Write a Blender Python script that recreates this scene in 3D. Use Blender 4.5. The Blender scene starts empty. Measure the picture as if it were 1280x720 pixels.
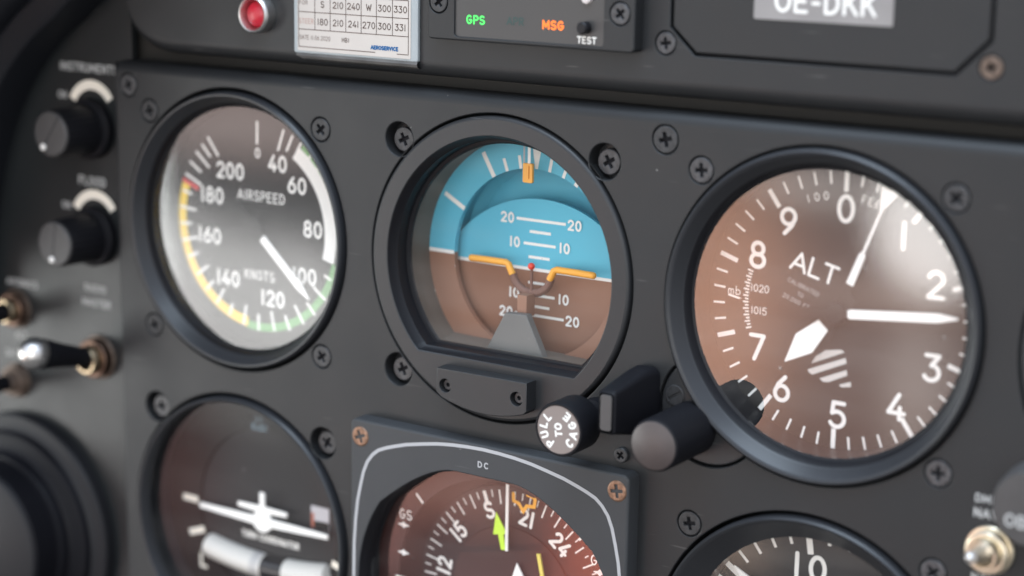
import bpy, bmesh, math, random
from mathutils import Vector, Matrix
from mathutils.geometry import delaunay_2d_cdt
random.seed(7)
SC = bpy.context.scene
COL = SC.collection
MM = 0.001
PI = math.pi

# ------------------------------------------------------------------ materials
M = {}
def mat(name, base, rough=.5, metal=0., spec=.5, bump=0., bscale=900., var=0., vscale=60., emit=None, estr=0., rvar=0.,
        coat=0., dust=0., dscale=150.):
    m = bpy.data.materials.new(name); m.use_nodes = True
    nt = m.node_tree; N = nt.nodes; L = nt.links
    p = N['Principled BSDF']
    p.inputs['Base Color'].default_value = (*base, 1)
    p.inputs['Roughness'].default_value = rough
    p.inputs['Metallic'].default_value = metal
    p.inputs['Specular IOR Level'].default_value = spec
    if coat:
        p.inputs['Coat Weight'].default_value = coat
        p.inputs['Coat Roughness'].default_value = .15
    if emit:
        p.inputs['Emission Color'].default_value = (*emit, 1)
        p.inputs['Emission Strength'].default_value = estr
    if bump or var or rvar or dust:
        tc = N.new('ShaderNodeTexCoord')
    if var:
        nz = N.new('ShaderNodeTexNoise'); nz.inputs['Scale'].default_value = vscale; nz.inputs['Detail'].default_value = 5
        L.new(tc.outputs['Object'], nz.inputs['Vector'])
        mr = N.new('ShaderNodeMapRange')
        mr.inputs['From Min'].default_value = .3; mr.inputs['From Max'].default_value = .7
        mr.inputs['To Min'].default_value = 1 - var; mr.inputs['To Max'].default_value = 1 + var
        L.new(nz.outputs['Fac'], mr.inputs['Value'])
        vm = N.new('ShaderNodeVectorMath'); vm.operation = 'SCALE'
        vm.inputs[0].default_value = base
        L.new(mr.outputs['Result'], vm.inputs['Scale'])
        L.new(vm.outputs['Vector'], p.inputs['Base Color'])
    if dust:                                                   # sparse pale dust grains and short hairline scratches lying on the paint
        vo = N.new('ShaderNodeTexVoronoi'); vo.inputs['Scale'].default_value = dscale; L.new(tc.outputs['Object'], vo.inputs['Vector'])
        sc_ = N.new('ShaderNodeSeparateColor'); L.new(vo.outputs['Color'], sc_.inputs[0])
        rad = N.new('ShaderNodeMapRange'); rad.inputs['From Min'].default_value = .25; rad.inputs['To Min'].default_value = 0.; rad.inputs['To Max'].default_value = .034
        L.new(sc_.outputs[0], rad.inputs['Value'])
        lt = N.new('ShaderNodeMath'); lt.operation = 'LESS_THAN'; L.new(vo.outputs['Distance'], lt.inputs[0]); L.new(rad.outputs[0], lt.inputs[1])
        mp = N.new('ShaderNodeMapping'); mp.inputs['Rotation'].default_value = (0, .6, 0); mp.inputs['Scale'].default_value = (1., .02, 14.)
        L.new(tc.outputs['Object'], mp.inputs['Vector'])
        sn = N.new('ShaderNodeTexNoise'); sn.inputs['Scale'].default_value = 55; sn.inputs['Detail'].default_value = 2; L.new(mp.outputs[0], sn.inputs['Vector'])
        sm = N.new('ShaderNodeMapRange'); sm.inputs['From Min'].default_value = .70; sm.inputs['From Max'].default_value = .76; sm.inputs['To Max'].default_value = .10
        L.new(sn.outputs['Fac'], sm.inputs['Value'])
        am = N.new('ShaderNodeMath'); am.operation = 'MULTIPLY_ADD'; am.inputs[1].default_value = dust; L.new(lt.outputs[0], am.inputs[0]); L.new(sm.outputs[0], am.inputs[2])
        mxd = N.new('ShaderNodeMix'); mxd.data_type = 'RGBA'; L.new(am.outputs[0], mxd.inputs['Factor'])
        if p.inputs['Base Color'].links: L.new(p.inputs['Base Color'].links[0].from_socket, mxd.inputs[6])
        else: mxd.inputs[6].default_value = (*base, 1)
        mxd.inputs[7].default_value = (.42, .40, .38, 1)
        L.new(mxd.outputs[2], p.inputs['Base Color'])
    if rvar:
        n2 = N.new('ShaderNodeTexNoise'); n2.inputs['Scale'].default_value = 45; n2.inputs['Detail'].default_value = 7
        L.new(tc.outputs['Object'], n2.inputs['Vector'])
        m2 = N.new('ShaderNodeMapRange')
        m2.inputs['From Min'].default_value = .3; m2.inputs['From Max'].default_value = .7
        m2.inputs['To Min'].default_value = rough - rvar; m2.inputs['To Max'].default_value = rough + rvar
        L.new(n2.outputs['Fac'], m2.inputs['Value'])
        L.new(m2.outputs['Result'], p.inputs['Roughness'])
    if bump:
        nb = N.new('ShaderNodeTexNoise'); nb.inputs['Scale'].default_value = bscale; nb.inputs['Detail'].default_value = 3
        L.new(tc.outputs['Object'], nb.inputs['Vector'])
        b = N.new('ShaderNodeBump'); b.inputs['Strength'].default_value = bump; b.inputs['Distance'].default_value = .0003
        L.new(nb.outputs['Fac'], b.inputs['Height'])
        L.new(b.outputs['Normal'], p.inputs['Normal'])
    M[name] = m
    return m

def vary(name):                                                # every screw head a little lighter, darker or glossier than the next
    m = M[name]; N = m.node_tree.nodes; L = m.node_tree.links; p = N['Principled BSDF']
    oi = N.new('ShaderNodeObjectInfo'); r1 = N.new('ShaderNodeMapRange'); r1.inputs['To Min'].default_value = .65; r1.inputs['To Max'].default_value = 1.7
    L.new(oi.outputs['Random'], r1.inputs['Value'])
    v = N.new('ShaderNodeVectorMath'); v.operation = 'SCALE'; L.new(p.inputs['Base Color'].links[0].from_socket, v.inputs[0]); L.new(r1.outputs[0], v.inputs['Scale'])
    L.new(v.outputs[0], p.inputs['Base Color'])
    r2 = N.new('ShaderNodeMapRange'); r2.inputs['To Min'].default_value = .55; r2.inputs['To Max'].default_value = .30
    L.new(oi.outputs['Random'], r2.inputs['Value']); L.new(r2.outputs[0], p.inputs['Roughness'])
def glass_mat(name, f0, rough=.0, tint=(1, 1, 1), dust=0., dscale=420., haze=0.):
    """clear pane: passes light straight through, mirrors f0 at normal incidence, optional dust specks"""
    m = bpy.data.materials.new(name); m.use_nodes = True
    nt = m.node_tree; N = nt.nodes; L = nt.links
    N.remove(N['Principled BSDF'])
    out = N['Material Output']
    tr = N.new('ShaderNodeBsdfTransparent'); tr.inputs['Color'].default_value = (*tint, 1)
    gl = N.new('ShaderNodeBsdfGlossy'); gl.inputs['Roughness'].default_value = rough
    lw = N.new('ShaderNodeLayerWeight'); lw.inputs['Blend'].default_value = .5
    pw = N.new('ShaderNodeMath'); pw.operation = 'POWER'; pw.inputs[1].default_value = 5
    L.new(lw.outputs['Facing'], pw.inputs[0])
    ma = N.new('ShaderNodeMath'); ma.operation = 'MULTIPLY_ADD'; ma.inputs[1].default_value = 1 - f0; ma.inputs[2].default_value = f0
    L.new(pw.outputs[0], ma.inputs[0])
    mx = N.new('ShaderNodeMixShader')
    L.new(ma.outputs[0], mx.inputs[0]); L.new(tr.outputs[0], mx.inputs[1]); L.new(gl.outputs[0], mx.inputs[2])
    last = mx
    if dust or haze:
        tc = N.new('ShaderNodeTexCoord')
        df = N.new('ShaderNodeBsdfDiffuse'); df.inputs['Color'].default_value = (.55, .52, .48, 1)
        vo = N.new('ShaderNodeTexVoronoi'); vo.inputs['Scale'].default_value = dscale
        L.new(tc.outputs['Object'], vo.inputs['Vector'])
        rm = N.new('ShaderNodeMapRange')
        rm.inputs['From Min'].default_value = .02; rm.inputs['From Max'].default_value = .10
        rm.inputs['To Min'].default_value = 1.; rm.inputs['To Max'].default_value = 0.
        L.new(vo.outputs['Distance'], rm.inputs['Value'])
        sel = N.new('ShaderNodeSeparateColor'); L.new(vo.outputs['Color'], sel.inputs[0])
        th = N.new('ShaderNodeMath'); th.operation = 'GREATER_THAN'; th.inputs[1].default_value = .80
        L.new(sel.outputs[0], th.inputs[0])
        mu = N.new('ShaderNodeMath'); mu.operation = 'MULTIPLY'; L.new(rm.outputs[0], mu.inputs[0]); L.new(th.outputs[0], mu.inputs[1])
        m2 = N.new('ShaderNodeMath'); m2.operation = 'MULTIPLY'; m2.inputs[1].default_value = dust; L.new(mu.outputs[0], m2.inputs[0])
        nz = N.new('ShaderNodeTexNoise'); nz.inputs['Scale'].default_value = 70; nz.inputs['Detail'].default_value = 6
        mpg = N.new('ShaderNodeMapping'); mpg.inputs['Rotation'].default_value = (0, .7, 0); mpg.inputs['Scale'].default_value = (.25, 1., 1.6)
        L.new(tc.outputs['Object'], mpg.inputs['Vector']); L.new(mpg.outputs[0], nz.inputs['Vector'])
        smg = N.new('ShaderNodeMapRange'); smg.inputs['From Min'].default_value = .42; smg.inputs['From Max'].default_value = .75   # wiped smears
        L.new(nz.outputs['Fac'], smg.inputs['Value'])
        m3 = N.new('ShaderNodeMath'); m3.operation = 'MULTIPLY_ADD'; m3.inputs[1].default_value = haze * 3
        L.new(smg.outputs[0], m3.inputs[0]); L.new(m2.outputs[0], m3.inputs[2])
        mx2 = N.new('ShaderNodeMixShader'); L.new(m3.outputs[0], mx2.inputs[0])
        L.new(mx.outputs[0], mx2.inputs[1]); L.new(df.outputs[0], mx2.inputs[2])
        last = mx2
    L.new(last.outputs[0], out.inputs['Surface'])
    M[name] = m
    return m

mat('panel', (.0155, .0163, .0175), .46, spec=.36, bump=.10, bscale=2600, var=.06, vscale=40, rvar=.05, dust=.55)
mat('panel_left', (.0125, .0145, .0155), .38, spec=.42, bump=.10, bscale=2600, var=.06, vscale=40, rvar=.04, dust=.55)
mat('bezel', (.019, .0195, .021), .42, spec=.42, bump=.08, bscale=2400, rvar=.04, dust=.55)
mat('bezel_cool', (.022, .023, .026), .36, spec=.36, bump=.05, bscale=2000)
mat('case', (.038, .040, .043), .48, spec=.32, bump=.12, bscale=2600, var=.05, dust=.55)
mat('black', (.008, .008, .010), .45, spec=.25)
mat('black_knob', (.007, .007, .009), .55, spec=.16, bump=.05, bscale=1500)
mat('cage_face', (.20, .165, .150), .42, spec=.5, bump=.08, bscale=2500)  # brown tint paints in the seat's reflection on the knob face
mat('baro_face', (.050, .038, .036), .42, spec=.6, bump=.08, bscale=2500, var=.1, vscale=200)
mat('knob_face', (.050, .048, .048), .45, spec=.5, bump=.08, bscale=2500, var=.08, vscale=200)
mat('deep', (.006, .006, .008), .7, spec=.2)
mat('base_board', (.016, .0145, .0125), .6, spec=.3)  # darkened to put shadow into the seam below the upper panel
mat('dial', (.010, .0095, .0095), .6, spec=.2)
mat('dial_grey', (.020, .019, .020), .6, spec=.2)
mat('white', (.80, .78, .74), .55, spec=.3)
mat('needle_white', (.86, .84, .80), .5, spec=.35)
mat('white_dim', (.55, .53, .50), .55, spec=.3)
mat('paint_dim', (.30, .29, .28), .6, spec=.3)
mat('grey_line', (.36, .36, .37), .5, spec=.4)
mat('letter_grey', (.42, .42, .41), .6, spec=.3)
mat('cream', (.86, .79, .68), .5, spec=.4)
mat('green', (.09, .29, .075), .55, spec=.3)
mat('yellow', (.85, .58, .03), .55, spec=.3)
mat('red', (.62, .05, .05), .5, spec=.3)
mat('sky_blue', (.115, .45, .59), .55, spec=.25)
mat('earth', (.285, .150, .100), .6, spec=.25)
mat('earth_dark', (.20, .11, .085), .55, spec=.3)
mat('tan_wall', (.14, .115, .095), .6, spec=.25)
mat('orange', (.85, .39, .06), .45, spec=.4)
mat('red_ball', (.75, .06, .03), .4)
mat('grey_cover', (.13, .128, .122), .42, spec=.4, var=.06, vscale=120)
mat('maroon', (.032, .012, .011), .5, spec=.3, var=.1, vscale=50)
mat('maroon_dark', (.018, .010, .011), .55, spec=.25)
mat('arrow_green', (.55, .85, .04), .5)
mat('bug_orange', (.85, .38, .01), .5)
mat('bar_yellow', (.75, .62, .12), .5)
mat('screw_black', (.032, .032, .034), .42, metal=.1, bump=.1, bscale=3000, var=.45, vscale=700)
vary('screw_black')
mat('screw_bronze', (.22, .125, .08), .42, metal=.5, var=.4, vscale=900)
mat('screw_worn', (.13, .095, .075), .45, metal=.5, var=.25, vscale=600)
mat('steel', (.66, .64, .62), .34, metal=1.)
mat('brass', (.42, .33, .22), .36, metal=1., var=.15, vscale=300)
mat('brass_red', (.13, .085, .065), .42, metal=1., var=.15, vscale=300)
mat('zinc', (.72, .64, .50), .30, metal=1., var=.12, vscale=300)
mat('red_lens', (.50, .012, .03), .38, spec=.5, coat=.15)
mat('paper', (.52, .475, .435), .65, spec=.2, var=.03, vscale=90)
mat('ink', (.09, .065, .055), .7, spec=.1)
mat('ink_soft', (.20, .16, .14), .7, spec=.1)
mat('ink_red', (.42, .26, .22), .7, spec=.1)
mat('ink_blue', (.01, .10, .26), .7, spec=.1)
mat('holder', (.30, .33, .34), .28, spec=.6, var=.08, vscale=60)
mat('lip', (.10, .095, .09), .3, spec=.6, var=.3, vscale=90)
mat('led_green', (.05, .5, .08), .5, emit=(.06, .85, .13), estr=.75)
mat('led_amber', (.3, .07, .01), .5, emit=(1., .19, .012), estr=1.25)
mat('led_off', (.035, .065, .06), .5, spec=.3)
mat('window_black', (.045, .044, .043), .32, spec=.5)
mat('label_silver', (.24, .225, .218), .5, metal=.0, spec=.5, var=.12, vscale=80)
mat('led_lens', (.55, .50, .48), .3)
mat('elec_blue', (.15, .22, .27), .6)
mat('tube_white', (.58, .56, .52), .28, spec=.6)
mat('ball_black', (.006, .006, .008), .12, spec=.7)
mat('tube_grey', (.42, .41, .40), .3, spec=.6)
mat('fit_black', (.013, .013, .015), .5, spec=.25, bump=.06, bscale=1500)
mat('fit_dark', (.005, .005, .007), .5, spec=.16)
mat('trim', (.009, .010, .013), .5, spec=.25, bump=.3, bscale=700)
mat('flag_grey', (.45, .43, .45), .5)
mat('flag_red', (.35, .09, .05), .5)
glass_mat('glass', .075, dust=.45, dscale=230, haze=.02)
glass_mat('glass_alt', .085, dust=.45, dscale=200, haze=.02)
glass_mat('glass_coated', .012, dust=.35, dscale=300, haze=.02)
glass_mat('glass_hsi', .060, dust=.45, dscale=260, haze=.015)
glass_mat('glass_dim', .022, dust=.35, dscale=240, haze=.008)
glass_mat('glass_tube', .10)

# ------------------------------------------------------------------ mesh builder
class MB:
    """collects shapes given in panel millimetres (x right, z up, h towards the viewer)"""
    def __init__(s):
        s.v = []; s.f = []; s.mi = []; s.sm = []; s.mats = []
    def _m(s, name):
        if name not in s.mats: s.mats.append(name)
        return s.mats.index(name)
    def add(s, verts, faces, m, smooth=False):
        o = len(s.v); k = s._m(m)
        s.v += [(x * MM, -h * MM, z * MM) for x, z, h in verts]
        for f in faces:
            s.f.append([i + o for i in f]); s.mi.append(k); s.sm.append(smooth)
        return s
    def poly(s, pts, h, m):                                   # flat polygon, counter-clockwise seen from the front
        a = sum(p[0] * q[1] - q[0] * p[1] for p, q in zip(pts, pts[1:] + pts[:1]))
        if a < 0: pts = pts[::-1]
        hs = h if callable(h) else (lambda x, z: h)
        s.add([(x, z, hs(x, z)) for x, z in pts], [list(range(len(pts)))], m); return s
    def slab(s, pts, h0, h1, m, bev=0., side=None):           # polygon extruded from h0 (back) to h1 (front)
        a = sum(p[0] * q[1] - q[0] * p[1] for p, q in zip(pts, pts[1:] + pts[:1]))
        if a < 0: pts = pts[::-1]
        s.plate(pts, [], h1, h0, m, bev=bev, side=side); return s
    def plate(s, outer, holes, hf, hb, m, bev=.3, hole_bev=None, side=None, back=False):
        side = side or m
        hole_bev = bev if hole_bev is None else hole_bev
        loops = [(ccw(outer, True), bev)] + [(ccw(h, False), hole_bev) for h in holes]
        fr = [offset(l, b) if b > 0 else l for l, b in loops]
        # front face
        verts = []; edges = []
        for l in fr:
            o = len(verts); n = len(l)
            verts += [Vector(p) for p in l]; edges += [(o + i, o + (i + 1) % n) for i in range(n)]
        ov, oe, of, *_ = delaunay_2d_cdt(verts, edges, [], 0, 1e-5)
        keep = []
        for f in of:
            cx = sum(ov[i].x for i in f) / len(f); cz = sum(ov[i].y for i in f) / len(f)
            if inside((cx, cz), fr[0]) and not any(inside((cx, cz), l) for l in fr[1:]):
                a = sum(ov[f[i]].x * ov[f[(i + 1) % len(f)]].y - ov[f[(i + 1) % len(f)]].x * ov[f[i]].y for i in range(len(f)))
                keep.append(list(f) if a > 0 else list(f)[::-1])
        s.add([(p.x, p.y, hf) for p in ov], keep, m)
        if back: s.add([(p.x, p.y, hb) for p in ov], [f[::-1] for f in keep], side)
        # rounded edge + side wall
        for (l, b), f in zip(loops, fr):
            rings = []
            if b > 0:
                for k in range(4):
                    t = k / 3 * PI / 2
                    d = b * (1 - math.sin(t))
                    rings.append(([(x, z) for x, z in offset(l, d)], hf - b * (1 - math.cos(t))))
            else: rings.append((l, hf))
            rings.append((l, hb))
            n = len(l); vs = []; fs = []
            for pts, h in rings: vs += [(x, z, h) for x, z in pts]
            for r in range(len(rings) - 1):
                for i in range(n):
                    j = (i + 1) % n
                    fs.append([r * n + i, (r + 1) * n + i, (r + 1) * n + j, r * n + j])
            s.add(vs, fs, side, True)
        return s
    def lathe(s, prof, m, c=(0, 0), n=72, a0=0., a1=2 * PI, smooth=True, sx=1., sz=1.):
        """prof: (radius, h) from the outside in, or list of such; surface faces the viewer when the radius falls"""
        full = abs(a1 - a0 - 2 * PI) < 1e-6
        k = n if full else n + 1
        vs = []; fs = []; ring = []
        for r, h in prof:
            if r < 1e-6:
                ring.append([len(vs)] * k); vs.append((c[0], c[1], h))
            else:
                o = len(vs); ring.append([o + i for i in range(k)])
                for i in range(k):
                    a = a0 + (a1 - a0) * i / n
                    vs.append((c[0] + r * math.cos(a) * sx, c[1] + r * math.sin(a) * sz, h))
        for A, B in zip(ring, ring[1:]):
            for i in range(n):
                j = (i + 1) % k
                q = [A[i], A[j], B[j], B[i]]
                q2 = []
                for t in q:
                    if t not in q2: q2.append(t)
                if len(q2) > 2: fs.append(q2)
        s.add(vs, fs, m, smooth); return s
    def disc(s, r, h, m, c=(0, 0), n=64):
        s.poly([(c[0] + r * math.cos(2 * PI * i / n), c[1] + r * math.sin(2 * PI * i / n)) for i in range(n)], h, m); return s
    def arc(s, r0, r1, t0, t1, h, m, n=48, c=(0, 0)):         # band, angles clockwise from up, degrees
        P = []
        for i in range(n + 1):
            t = math.radians(t0 + (t1 - t0) * i / n)
            P.append(((c[0] + r0 * math.sin(t), c[1] + r0 * math.cos(t), h), (c[0] + r1 * math.sin(t), c[1] + r1 * math.cos(t), h)))
        vs = [q for p in P for q in p]
        s.add(vs, [[2 * i, 2 * i + 2, 2 * i + 3, 2 * i + 1][::-1] for i in range(n)][::1], m)
        return s
    def tick(s, r0, r1, t, w, h, m, w1=None, c=(0, 0)):
        w1 = w if w1 is None else w1
        t = math.radians(t); d = (math.sin(t), math.cos(t)); q = (d[1], -d[0])
        pts = [(c[0] + d[0] * r + q[0] * e, c[1] + d[1] * r + q[1] * e) for r, e in ((r0, -w / 2), (r0, w / 2), (r1, w1 / 2), (r1, -w1 / 2))]
        s.poly(pts, h, m); return s
    def ribbon(s, pts, w, h, m, closed=False, cap=True):
        pts = [p for i, p in enumerate(pts) if i == 0 or math.dist(p, pts[i - 1]) > 1e-4]
        if closed and math.dist(pts[0], pts[-1]) < 1e-4: pts = pts[:-1]
        n = len(pts); Ls = []; Rs = []
        for i in range(n):
            a = pts[(i - 1) % n] if (closed or i > 0) else None
            b = pts[(i + 1) % n] if (closed or i < n - 1) else None
            p = pts[i]
            d1 = unit((p[0] - a[0], p[1] - a[1])) if a else None
            d2 = unit((b[0] - p[0], b[1] - p[1])) if b else None
            d1 = d1 or d2; d2 = d2 or d1
            n1 = (-d1[1], d1[0]); n2 = (-d2[1], d2[0])
            nn = (n1[0] + n2[0], n1[1] + n2[1]); q = nn[0] ** 2 + nn[1] ** 2
            k = min(2 / max(q, 1e-3), 1.6) if q > 1e-6 else 1.
            nn = (nn[0] * k / 1, nn[1] * k / 1)
            nn = (nn[0] * w / 2, nn[1] * w / 2)
            if not cap and not closed and False: pass
            Ls.append((p[0] + nn[0], p[1] + nn[1])); Rs.append((p[0] - nn[0], p[1] - nn[1]))
        vs = []; fs = []
        for a, b in zip(Ls, Rs): vs += [(a[0], a[1], h), (b[0], b[1], h)]
        for i in range(n if closed else n - 1):
            j = (i + 1) % n
            fs.append([2 * i, 2 * i + 1, 2 * j + 1, 2 * j])
        if cap and not closed:
            for i, q in ((0, 1), (n - 1, n - 2)):
                d = unit((pts[i][0] - pts[q][0], pts[i][1] - pts[q][1])); a0 = math.atan2(d[1], d[0])
                o = len(vs)
                arcp = [(pts[i][0] + w / 2 * math.cos(a0 + t), pts[i][1] + w / 2 * math.sin(a0 + t), h) for t in [PI * (k / 6 - .5) for k in range(7)]]
                vs += arcp; fs.append(list(range(o, o + 7)))
        s.add(vs, fs, m); return s
    def text(s, txt, x, z, size, h, m, w=.12, wid=.62, rot=0., align='c', gap=.22, sheet=None):
        """single-stroke lettering painted on a surface; size = cap height in mm, w = stroke / cap height"""
        adv = []; tot = 0
        for ch in txt:
            g = GLYPH.get(ch, ([], .5)); adv.append((g, tot)); tot += g[1] * wid / .62 + gap
        tot -= gap
        x0 = {'c': -tot / 2, 'l': 0, 'r': -tot}[align]
        ca, sa = math.cos(math.radians(rot)), math.sin(math.radians(rot))
        for (g, ox) in adv:
            cnt = 0
            for k, (st, cl) in enumerate(g[0]):
                P = []
                for gx, gz in st:
                    u = (x0 + ox + gx * wid / .62 + 0) * size; v = (gz - .5) * size * (1 - w) 
                    P.append((x + u * ca - v * sa, z + u * sa + v * ca))
                P = [p for i, p in enumerate(P) if i == 0 or math.dist(p, P[i - 1]) > 1e-4]
                parts = [P]
                if not cl:                                     # sharp corners: end the stroke and start another
                    parts = [[P[0]]]
                    for i in range(1, len(P) - 1):
                        parts[-1].append(P[i])
                        d1 = unit((P[i][0] - P[i - 1][0], P[i][1] - P[i - 1][1])); d2 = unit((P[i + 1][0] - P[i][0], P[i + 1][1] - P[i][1]))
                        if d1[0] * d2[0] + d1[1] * d2[1] < .35: parts.append([P[i]])
                    parts[-1].append(P[-1])
                for q_ in parts:
                    s.ribbon(q_, w * size, h + .011 * cnt, m, closed=cl); cnt += 1
        return s
    def tube(s, path, r, m, n=12, cap=True, radii=None):      # path of (x,z,h)
        pts = [Vector(p) for p in path]; rings = []
        vs = []; fs = []
        up = Vector((.13, .97, .21)).normalized()
        for i, p in enumerate(pts):
            d = (pts[min(i + 1, len(pts) - 1)] - pts[max(i - 1, 0)]).normalized()
            a = d.cross(up)
            if a.length < 1e-3: a = d.cross(Vector((1, 0, 0)))
            a.normalize(); b = d.cross(a).normalized()
            rr = radii[i] if radii else r
            for k in range(n):
                t = 2 * PI * k / n
                q = p + (a * math.cos(t) + b * math.sin(t)) * rr
                vs.append(tuple(q))
        for i in range(len(pts) - 1):
            for k in range(n):
                j = (k + 1) % n
                fs.append([i * n + k, (i + 1) * n + k, (i + 1) * n + j, i * n + j])
        if cap:
            fs.append(list(range(n))); fs.append([(len(pts) - 1) * n + k for k in range(n)][::-1])
        s.add(vs, fs, m, True); return s
    def sphere(s, c, r, m, n=20, k=12, sh=1.):
        vs = []; fs = []
        for i in range(k + 1):
            t = PI * i / k
            for j in range(n):
                a = 2 * PI * j / n
                vs.append((c[0] + r * math.sin(t) * math.cos(a), c[1] + r * math.sin(t) * math.sin(a), c[2] + r * sh * math.cos(t)))
        for i in range(k):
            for j in range(n):
                q = (j + 1) % n
                fs.append([i * n + j, (i + 1) * n + j, (i + 1) * n + q, i * n + q])
        s.add(vs, fs, m, True); return s
    def build(s, name, parent=None, sharp=35.):
        me = bpy.data.meshes.new(name)
        me.from_pydata(s.v, [], s.f); me.update()
        for x in s.mats: me.materials.append(M[x])
        me.polygons.foreach_set('material_index', s.mi)
        me.polygons.foreach_set('use_smooth', s.sm)
        bm = bmesh.new(); bm.from_mesh(me)
        bmesh.ops.dissolve_degenerate(bm, dist=1e-9, edges=bm.edges)
        bm.to_mesh(me); bm.free()
        me.set_sharp_from_angle(angle=math.radians(sharp))
        o = bpy.data.objects.new(name, me); COL.objects.link(o)
        if parent: o.parent = parent
        return o

def unit(d):
    l = math.hypot(*d) or 1.
    return (d[0] / l, d[1] / l)
def ccw(l, want):
    a = sum(p[0] * q[1] - q[0] * p[1] for p, q in zip(l, l[1:] + l[:1]))
    return list(l) if (a > 0) == want else list(l)[::-1]
def offset(l, d):                                              # move each vertex to the left of the walk by d (material side)
    n = len(l); out = []
    for i in range(n):
        a, p, b = l[i - 1], l[i], l[(i + 1) % n]
        d1 = unit((p[0] - a[0], p[1] - a[1])); d2 = unit((b[0] - p[0], b[1] - p[1]))
        nn = (-d1[1] - d2[1], d1[0] + d2[0]); q = nn[0] ** 2 + nn[1] ** 2
        k = min(2 / max(q, 1e-3), 1.5)
        out.append((p[0] + nn[0] * k * d, p[1] + nn[1] * k * d))
    return out
def inside(p, l):
    c = False; n = len(l)
    for i in range(n):
        a, b = l[i], l[(i + 1) % n]
        if (a[1] > p[1]) != (b[1] > p[1]) and p[0] < (b[0] - a[0]) * (p[1] - a[1]) / (b[1] - a[1]) + a[0]: c = not c
    return c
def circle(r, c=(0, 0), n=96, a0=0, a1=360):
    return [(c[0] + r * math.cos(math.radians(a0 + (a1 - a0) * i / n)), c[1] + r * math.sin(math.radians(a0 + (a1 - a0) * i / n))) for i in range(n if a1 - a0 == 360 else n + 1)]
def rrect(x0, z0, x1, z1, r, n=6):
    P = []
    for cx, cz, a in ((x1 - r, z1 - r, 0), (x0 + r, z1 - r, 90), (x0 + r, z0 + r, 180), (x1 - r, z0 + r, 270)):
        P += [(cx + r * math.cos(math.radians(a + 90 * i / n)), cz + r * math.sin(math.radians(a + 90 * i / n))) for i in range(n + 1)]
    return P
def dshape(r, chord, n=96):                                    # disc with its bottom cut straight at z = chord
    a = math.degrees(math.asin(chord / r))
    return circle(r, (0, 0), n, a, 180 - a)

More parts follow.
